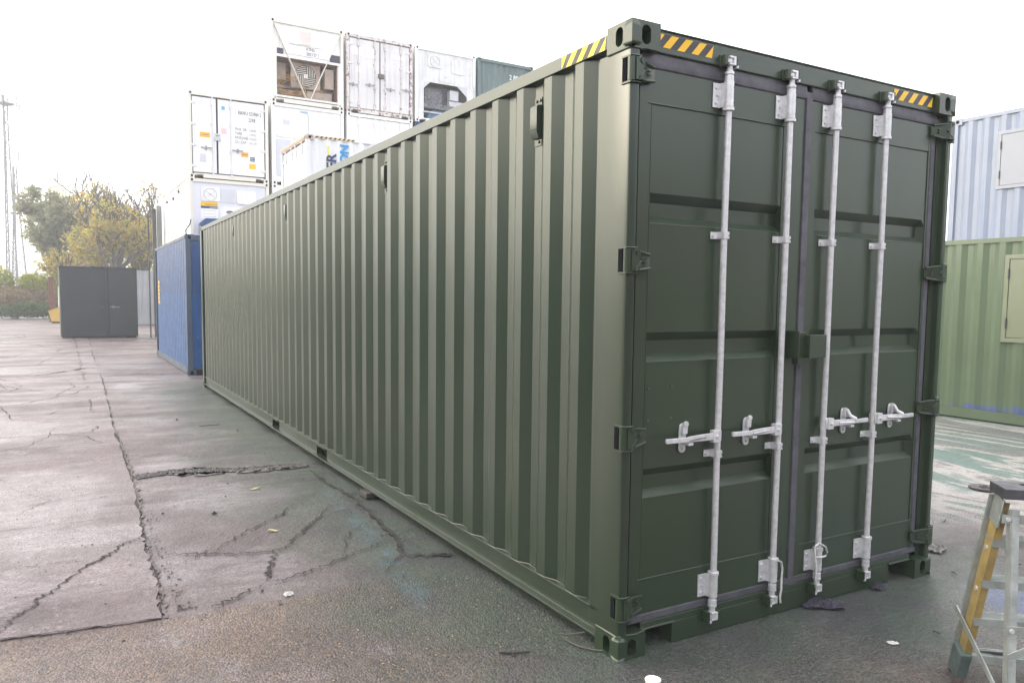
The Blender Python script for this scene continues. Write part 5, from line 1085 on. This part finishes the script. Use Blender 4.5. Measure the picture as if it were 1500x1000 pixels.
# ------------------------------------------------------------------ vegetation
def leafmat(name, cols, rough=0.6):
    m = bpy.data.materials.new(name); m.use_nodes = True; nt = m.node_tree; p = nt.nodes['Principled BSDF']
    g = N(nt, 'ShaderNodeNewGeometry'); cr = N(nt, 'ShaderNodeValToRGB'); e = cr.color_ramp.elements; cols = [tuple(min(v*1.4, 0.8) for v in c_) for c_ in cols]
    e[0].position = 0; e[0].color = (*cols[0], 1); e[1].position = 1; e[1].color = (*cols[-1], 1)
    for i, c in enumerate(cols[1:-1]): q = e.new((i+1)/(len(cols)-1)); q.color = (*c, 1)
    nt.links.new(g.outputs['Random Per Island'], cr.inputs[0]); nt.links.new(cr.outputs[0], p.inputs['Base Color']); p.inputs['Roughness'].default_value = rough; p.inputs['Specular IOR Level'].default_value = 0.25
    tr = N(nt, 'ShaderNodeBsdfTranslucent'); nt.links.new(cr.outputs[0], tr.inputs[0]); ms = N(nt, 'ShaderNodeMixShader'); ms.inputs[0].default_value = 0.5
    out = nt.nodes['Material Output']; nt.links.new(p.outputs[0], ms.inputs[1]); nt.links.new(tr.outputs[0], ms.inputs[2]); nt.links.new(ms.outputs[0], out.inputs[0]); return m
BARK = mat('grey_bark', (0.13, 0.11, 0.10), 0.9, var=0.3, vscale=6)
def leaves(name, pts, size, m, parent=None, loc=None, seed=1, droop=0.0):
    rg = np.random.default_rng(seed); n = len(pts); P_ = np.asarray(pts, float)
    a = rg.normal(size=(n, 3)); a /= np.linalg.norm(a, axis=1)[:, None]; b = rg.normal(size=(n, 3)); b -= (b*a).sum(1)[:, None]*a; b /= np.linalg.norm(b, axis=1)[:, None]
    s = size*rg.uniform(0.55, 1.3, n)[:, None]
    V = np.stack([P_-a*s, P_-b*s*0.55, P_+a*s, P_+b*s*0.55], 1).reshape(-1, 3); F = np.arange(4*n).reshape(n, 4)
    me = bpy.data.meshes.new(name); me.from_pydata(V.tolist(), [], F.tolist()); me.materials.append(m); o = bpy.data.objects.new(name, me); COL.objects.link(o)
    if parent: o.parent = parent
    if loc: o.location = loc
    return o
def branch(rn, segs, tips, p, d, L_, rad, lvl, maxl, spread=0.55, up=0.25, nseg=4):
    path = [p]; q = p; dd = d.copy()
    for i in range(nseg):
        dd = (dd+Vector((rn.gauss(0, .13), rn.gauss(0, .13), rn.gauss(0.04, .10)))).normalized(); q = q+dd*L_/nseg; path.append(q)
        if lvl >= maxl-1: tips.append((q, lvl))
    segs.append((path, rad, lvl))
    if lvl >= maxl: return
    for k in range(rn.choice((3, 4)) if lvl else 6):
        t = rn.uniform(0.35, 1.0); pos = path[min(int(t*nseg), nseg)]
        a = rn.uniform(0, 2*math.pi); side_ = Vector((math.cos(a), math.sin(a), 0)); nd = (dd*(1-spread)+side_*spread+Vector((0, 0, up))).normalized()
        branch(rn, segs, tips, pos, nd, L_*rn.uniform(0.55, 0.78), rad*0.52, lvl+1, maxl, spread, up, nseg)
def tree(name, loc, label, height, crown_r, leafm, nleaf, size, seed, bare_top=0.0, trunk_h=0.3, density=1.0, group=None, maxl=3, blobs=None, zmin=0.12):
    rn = random.Random(seed); r = empty(name, loc, label, 'tree', group=group); segs = []; tips = []
    branch(rn, segs, tips, Vector((0, 0, 0)), Vector((0.02, 0, 1)), height*0.52, height*0.028, 0, maxl, 0.62, 0.35)
    # scale the skeleton to the wanted envelope
    mxz = max(t[0].z for t in tips); mxr = sorted(math.hypot(t[0].x, t[0].y) for t in tips)[int(len(tips)*0.95)]
    sz, sr = height/mxz, crown_r/mxr
    mb = MB()
    for path, rad, lvl in segs: mb.tube([Vector((p.x*sr, p.y*sr, p.z*sz)) for p in path], rad, 6 if lvl < 2 else 4, radii=[max(rad, 0.035)*(1-0.5*i/(len(path)-1)) for i in range(len(path))], cap=False)
    mb.build('trunk', BARK, r)
    rg = np.random.default_rng(seed); T = [Vector((t.x*sr, t.y*sr, t.z*sz)) for t, l in tips]; pts = []
    T = [t for t in T if t.z > height*zmin and not (bare_top and t.z > height*(1-bare_top) and rn.random() < 0.93)]
    per = max(1, int(nleaf/len(T)))
    for t in T:
        if rn.random() < 0.10: continue
        k = rg.poisson(per*rn.choice((0.4, 1, 1.8))); cc = rg.normal(size=(k, 3))*np.array([1, 1, 0.7])*crown_r*0.075+np.array(t); pts += cc.tolist()
    leaves('crown', pts, size, leafm, r, seed=seed); return r
OLV = leafmat('grey_green_leaves', [(0.15, 0.17, 0.09), (0.23, 0.24, 0.14), (0.29, 0.28, 0.18), (0.18, 0.19, 0.12)])
AUT = leafmat('yellow_autumn_leaves', [(0.42, 0.34, 0.06), (0.30, 0.31, 0.07), (0.46, 0.34, 0.07), (0.22, 0.25, 0.07), (0.40, 0.24, 0.07), (0.30, 0.27, 0.12)])
YGR = leafmat('yellow_green_leaves', [(0.22, 0.24, 0.04), (0.30, 0.30, 0.05), (0.14, 0.18, 0.04)])
DGR = leafmat('dark_green_leaves', [(0.045, 0.085, 0.03), (0.07, 0.12, 0.04), (0.10, 0.14, 0.05)])
BRK = leafmat('brown_bracken', [(0.19, 0.13, 0.09), (0.24, 0.19, 0.12), (0.14, 0.10, 0.07), (0.20, 0.18, 0.09)])
SCR = leafmat('olive_scrub_leaves', [(0.13, 0.14, 0.05), (0.19, 0.18, 0.07), (0.10, 0.12, 0.05)])
tree('broadleaf_tree', (-2.0, 66, 0), 'large rounded grey-green tree behind the dark grey store', 9.3, 3.4, OLV, 30000, 0.15, 26, zmin=0.03)
tree('broadleaf_tree', (1.0, 74, 0), 'grey-green tree behind the yellow maple', 10.4, 3.2, OLV, 24000, 0.14, 22)
tree('autumn_tree', (0.9, 58, 0), 'yellow autumn tree with bare twigs at its top', 10.6, 3.7, AUT, 8000, 0.125, 31, bare_top=0.40, maxl=4, zmin=0.2)
tree('autumn_tree', (3.4, 60, 0), 'half bare tree with yellow lower leaves beside the steel posts', 10.2, 2.5, AUT, 4000, 0.12, 33, bare_top=0.45, maxl=4, zmin=0.1)
tree('autumn_tree', (-1.6, 57, 0), 'low orange-yellow sapling above the left end of the dark grey store', 4.6, 1.6, AUT, 2500, 0.10, 37, zmin=0.05)
tree('broadleaf_tree', (-9.2, 78, 0), 'dim green tree at the far left behind the shrubs', 5.0, 3.2, OLV, 8000, 0.16, 35)
def shrub(name, x, y, w, d, h, label, m, n, size, seed, cat='shrub', kind=None):
    rg = np.random.default_rng(seed); pts = []
    nb = 16; cs = [(rg.uniform(-.75, .75)*w/2, rg.uniform(-.8, .8)*d/2, h*rg.uniform(0.35, 0.78), rg.uniform(.18, .34)) for _ in range(nb)]
    for k in range(n):
        c = cs[rg.integers(nb)]; v = rg.normal(size=3); v /= np.linalg.norm(v); q = rg.uniform(0.55, 1.0)**0.5
        p = (c[0]+v[0]*q*c[3]*w*0.8, c[1]+v[1]*q*c[3]*d*0.8, max(0.02, c[2]+v[2]*q*c[3]*h))
        pts.append(p)
    rx = random.Random(seed)
    if kind:
        o = leaves(name, pts, size, m, loc=(x, y, 0), seed=seed); o['kind'] = 'stuff'; return
    r = empty(name, (x, y, 0), label, cat)
    mb = MB()
    for k in range(9):
        a = rx.uniform(-1, 1); b = rx.uniform(-1, 1); mb.tube([(a*w*.08, b*d*.08, 0), (a*w*.2, b*d*.2, h*.4), (a*w*.34, b*d*.3, h*.85)], 0.02, 5, radii=[.03, .02, .008])
    mb.build('stem', BARK, r); leaves('foliage', pts, size, m, r, seed=seed)
shrub('yellow_green_bush', -6.0, 56.5, 2.2, 2.2, 3.35, 'yellow-green bush at the far left edge behind the brown bracken', YGR, 5000, 0.10, 51)
shrub('yellow_green_bush', -3.1, 56.5, 3.4, 2.4, 3.0, 'wide yellow-green bush between the masts and the dark grey store', YGR, 7000, 0.09, 52)
shrub('dark_green_bush', -4.9, 55.6, 3.0, 2.0, 2.4, 'darker green bush in the dip between the two yellow-green bushes', SCR, 6000, 0.09, 53)
for i, (x, w, m, h, y, n, sz, nm) in enumerate(((-6.6, 5.0, BRK, 1.85, 54.6, 9000, 0.08, 'brown_bracken'), (-3.6, 4.2, BRK, 1.75, 54.6, 8000, 0.08, 'brown_bracken'), (-6.8, 5.2, DGR, 0.95, 53.9, 8000, 0.08, 'ivy_ground_cover'), (-3.4, 4.0, DGR, 1.05, 53.9, 8000, 0.08, 'ivy_ground_cover'), (2.2, 7.0, SCR, 2.6, 58.5, 8000, 0.10, 'scrub'), (-11.5, 6, SCR, 2.6, 56, 6000, 0.12, 'scrub'), (-18, 8, SCR, 3.0, 58, 5000, 0.16, 'scrub'))): shrub(nm, x, y, w, 2.0, h, '', m, n, sz, 60+i, kind='stuff')
# far low belt of trees and a distant roofline
rg = np.random.default_rng(3); pts = np.stack([rg.uniform(-90, 60, 26000), rg.uniform(120, 150, 26000), np.abs(rg.normal(0, 1, 26000))*2.6], 1); pts[:, 2] *= 0.7+0.5*np.sin(pts[:, 0]*0.21)*np.sin(pts[:, 0]*0.047+1)
leaves('distant_tree_belt', pts, 0.45, SCR)['kind'] = 'stuff'
# ------------------------------------------------------------------ lattice masts
MST = mat('mast_steel', (0.16, 0.17, 0.20), 0.6, 0.1, var=0.1)
def mast(x, y, h, w0, w1, label, seed, antennas=True):
    r = empty('lattice_mast', (x, y, 0), label, 'mast'); mb = MB(); rn = random.Random(seed)
    legs = [(math.cos(a), math.sin(a)) for a in (0.3, 0.3+2.094, 0.3+4.189)]
    W_ = lambda z: w0+(w1-w0)*min(1, z/(h*0.8))
    for cx, cy in legs: mb.tube([(cx*W_(z), cy*W_(z), z) for z in np.linspace(0, h, 14)], 0.085, 5)
    z = 0; k = 0
    while z < h-1.2:
        for i in range(3):
            a, b = legs[i], legs[(i+1) % 3]; mb.tube([(a[0]*W_(z), a[1]*W_(z), z), (b[0]*W_(z+1.2), b[1]*W_(z+1.2), z+1.2)], 0.035, 4, cap=False); mb.tube([(a[0]*W_(z), a[1]*W_(z), z), (b[0]*W_(z), b[1]*W_(z), z)], 0.02, 4, cap=False)
        z += 1.2; k += 1
    mb.build('lattice', MST, r)
    if antennas:
        for zz in (h-1.0, h-5.2, h-7.4):
            mb = MB(); n = 6 if zz > h-2 else 3
            for i in range(n):
                a = i*2*math.pi/n+0.4; L_ = 1.6 if zz > h-2 else 1.3; c = (math.cos(a)*L_, math.sin(a)*L_); mb.tube([(0, 0, zz), (c[0], c[1], zz)], 0.045, 4); mb.tube([(c[0], c[1], zz-0.5), (c[0], c[1], zz+0.9)], 0.07, 5)
            if zz > h-2: mb.disc((0, 0, zz), 1.0, 2, 0.12, 12)
            mb.build('antenna_head', MST, r)
    return r
mast(-7.55, 110, 25.3, 0.75, 0.28, 'tall slim lattice mast with antenna heads near its top', 1)
mast(-6.9, 112, 17.2, 1.1, 0.25, 'shorter lattice mast standing just right of the tall slim one', 2, False)

# ------------------------------------------------------------------ unseen container rows, added to darken what the paint and the damp ground reflect
for i, (x, y, rz, c) in enumerate(((-15.5, -14.6, 0, 0), (-15.5, -2.0, 0, 1), (2.5, -14.5, 90, 1), (15.2, -14.5, 90, 2))):
    cm = mat(('dull_green_stack', 'dull_navy_stack', 'dull_brown_stack')[c], ((0.05, 0.07, 0.05), (0.03, 0.04, 0.09), (0.12, 0.05, 0.035))[c], 0.5, rust=0.1)
    for t in (0, 1):
        r = empty('stacked_container', (x, y, t*2.595), 'unseen corrugated container added to darken reflections, in the rows facing the long green container', 'container', R(rz), 'unseen containers added for reflections')
        frame_parts(r, WD, 12.192, 2.591, cm); side(r, WD, 12.192, 2.591, cm); end_blank(r, WD, 12.192, 2.591, cm, 0.05, -1)
# ------------------------------------------------------------------ thin damp air
bpy.context.view_layer.update()
hm = bpy.data.materials.new('damp_air'); hm.use_nodes = True; nt = hm.node_tree; nt.nodes.clear()
ho = N(nt, 'ShaderNodeOutputMaterial'); hv = N(nt, 'ShaderNodeVolumePrincipled'); hv.inputs['Density'].default_value = 0.0032; hv.inputs['Color'].default_value = (0.94, 0.96, 1, 1); nt.links.new(hv.outputs[0], ho.inputs['Volume'])
mb = MB(); mb.box(-720, 720, -520, 920, -1.0, 27.0); o = mb.build('haze', hm, smooth=False); o['kind'] = 'stuff'
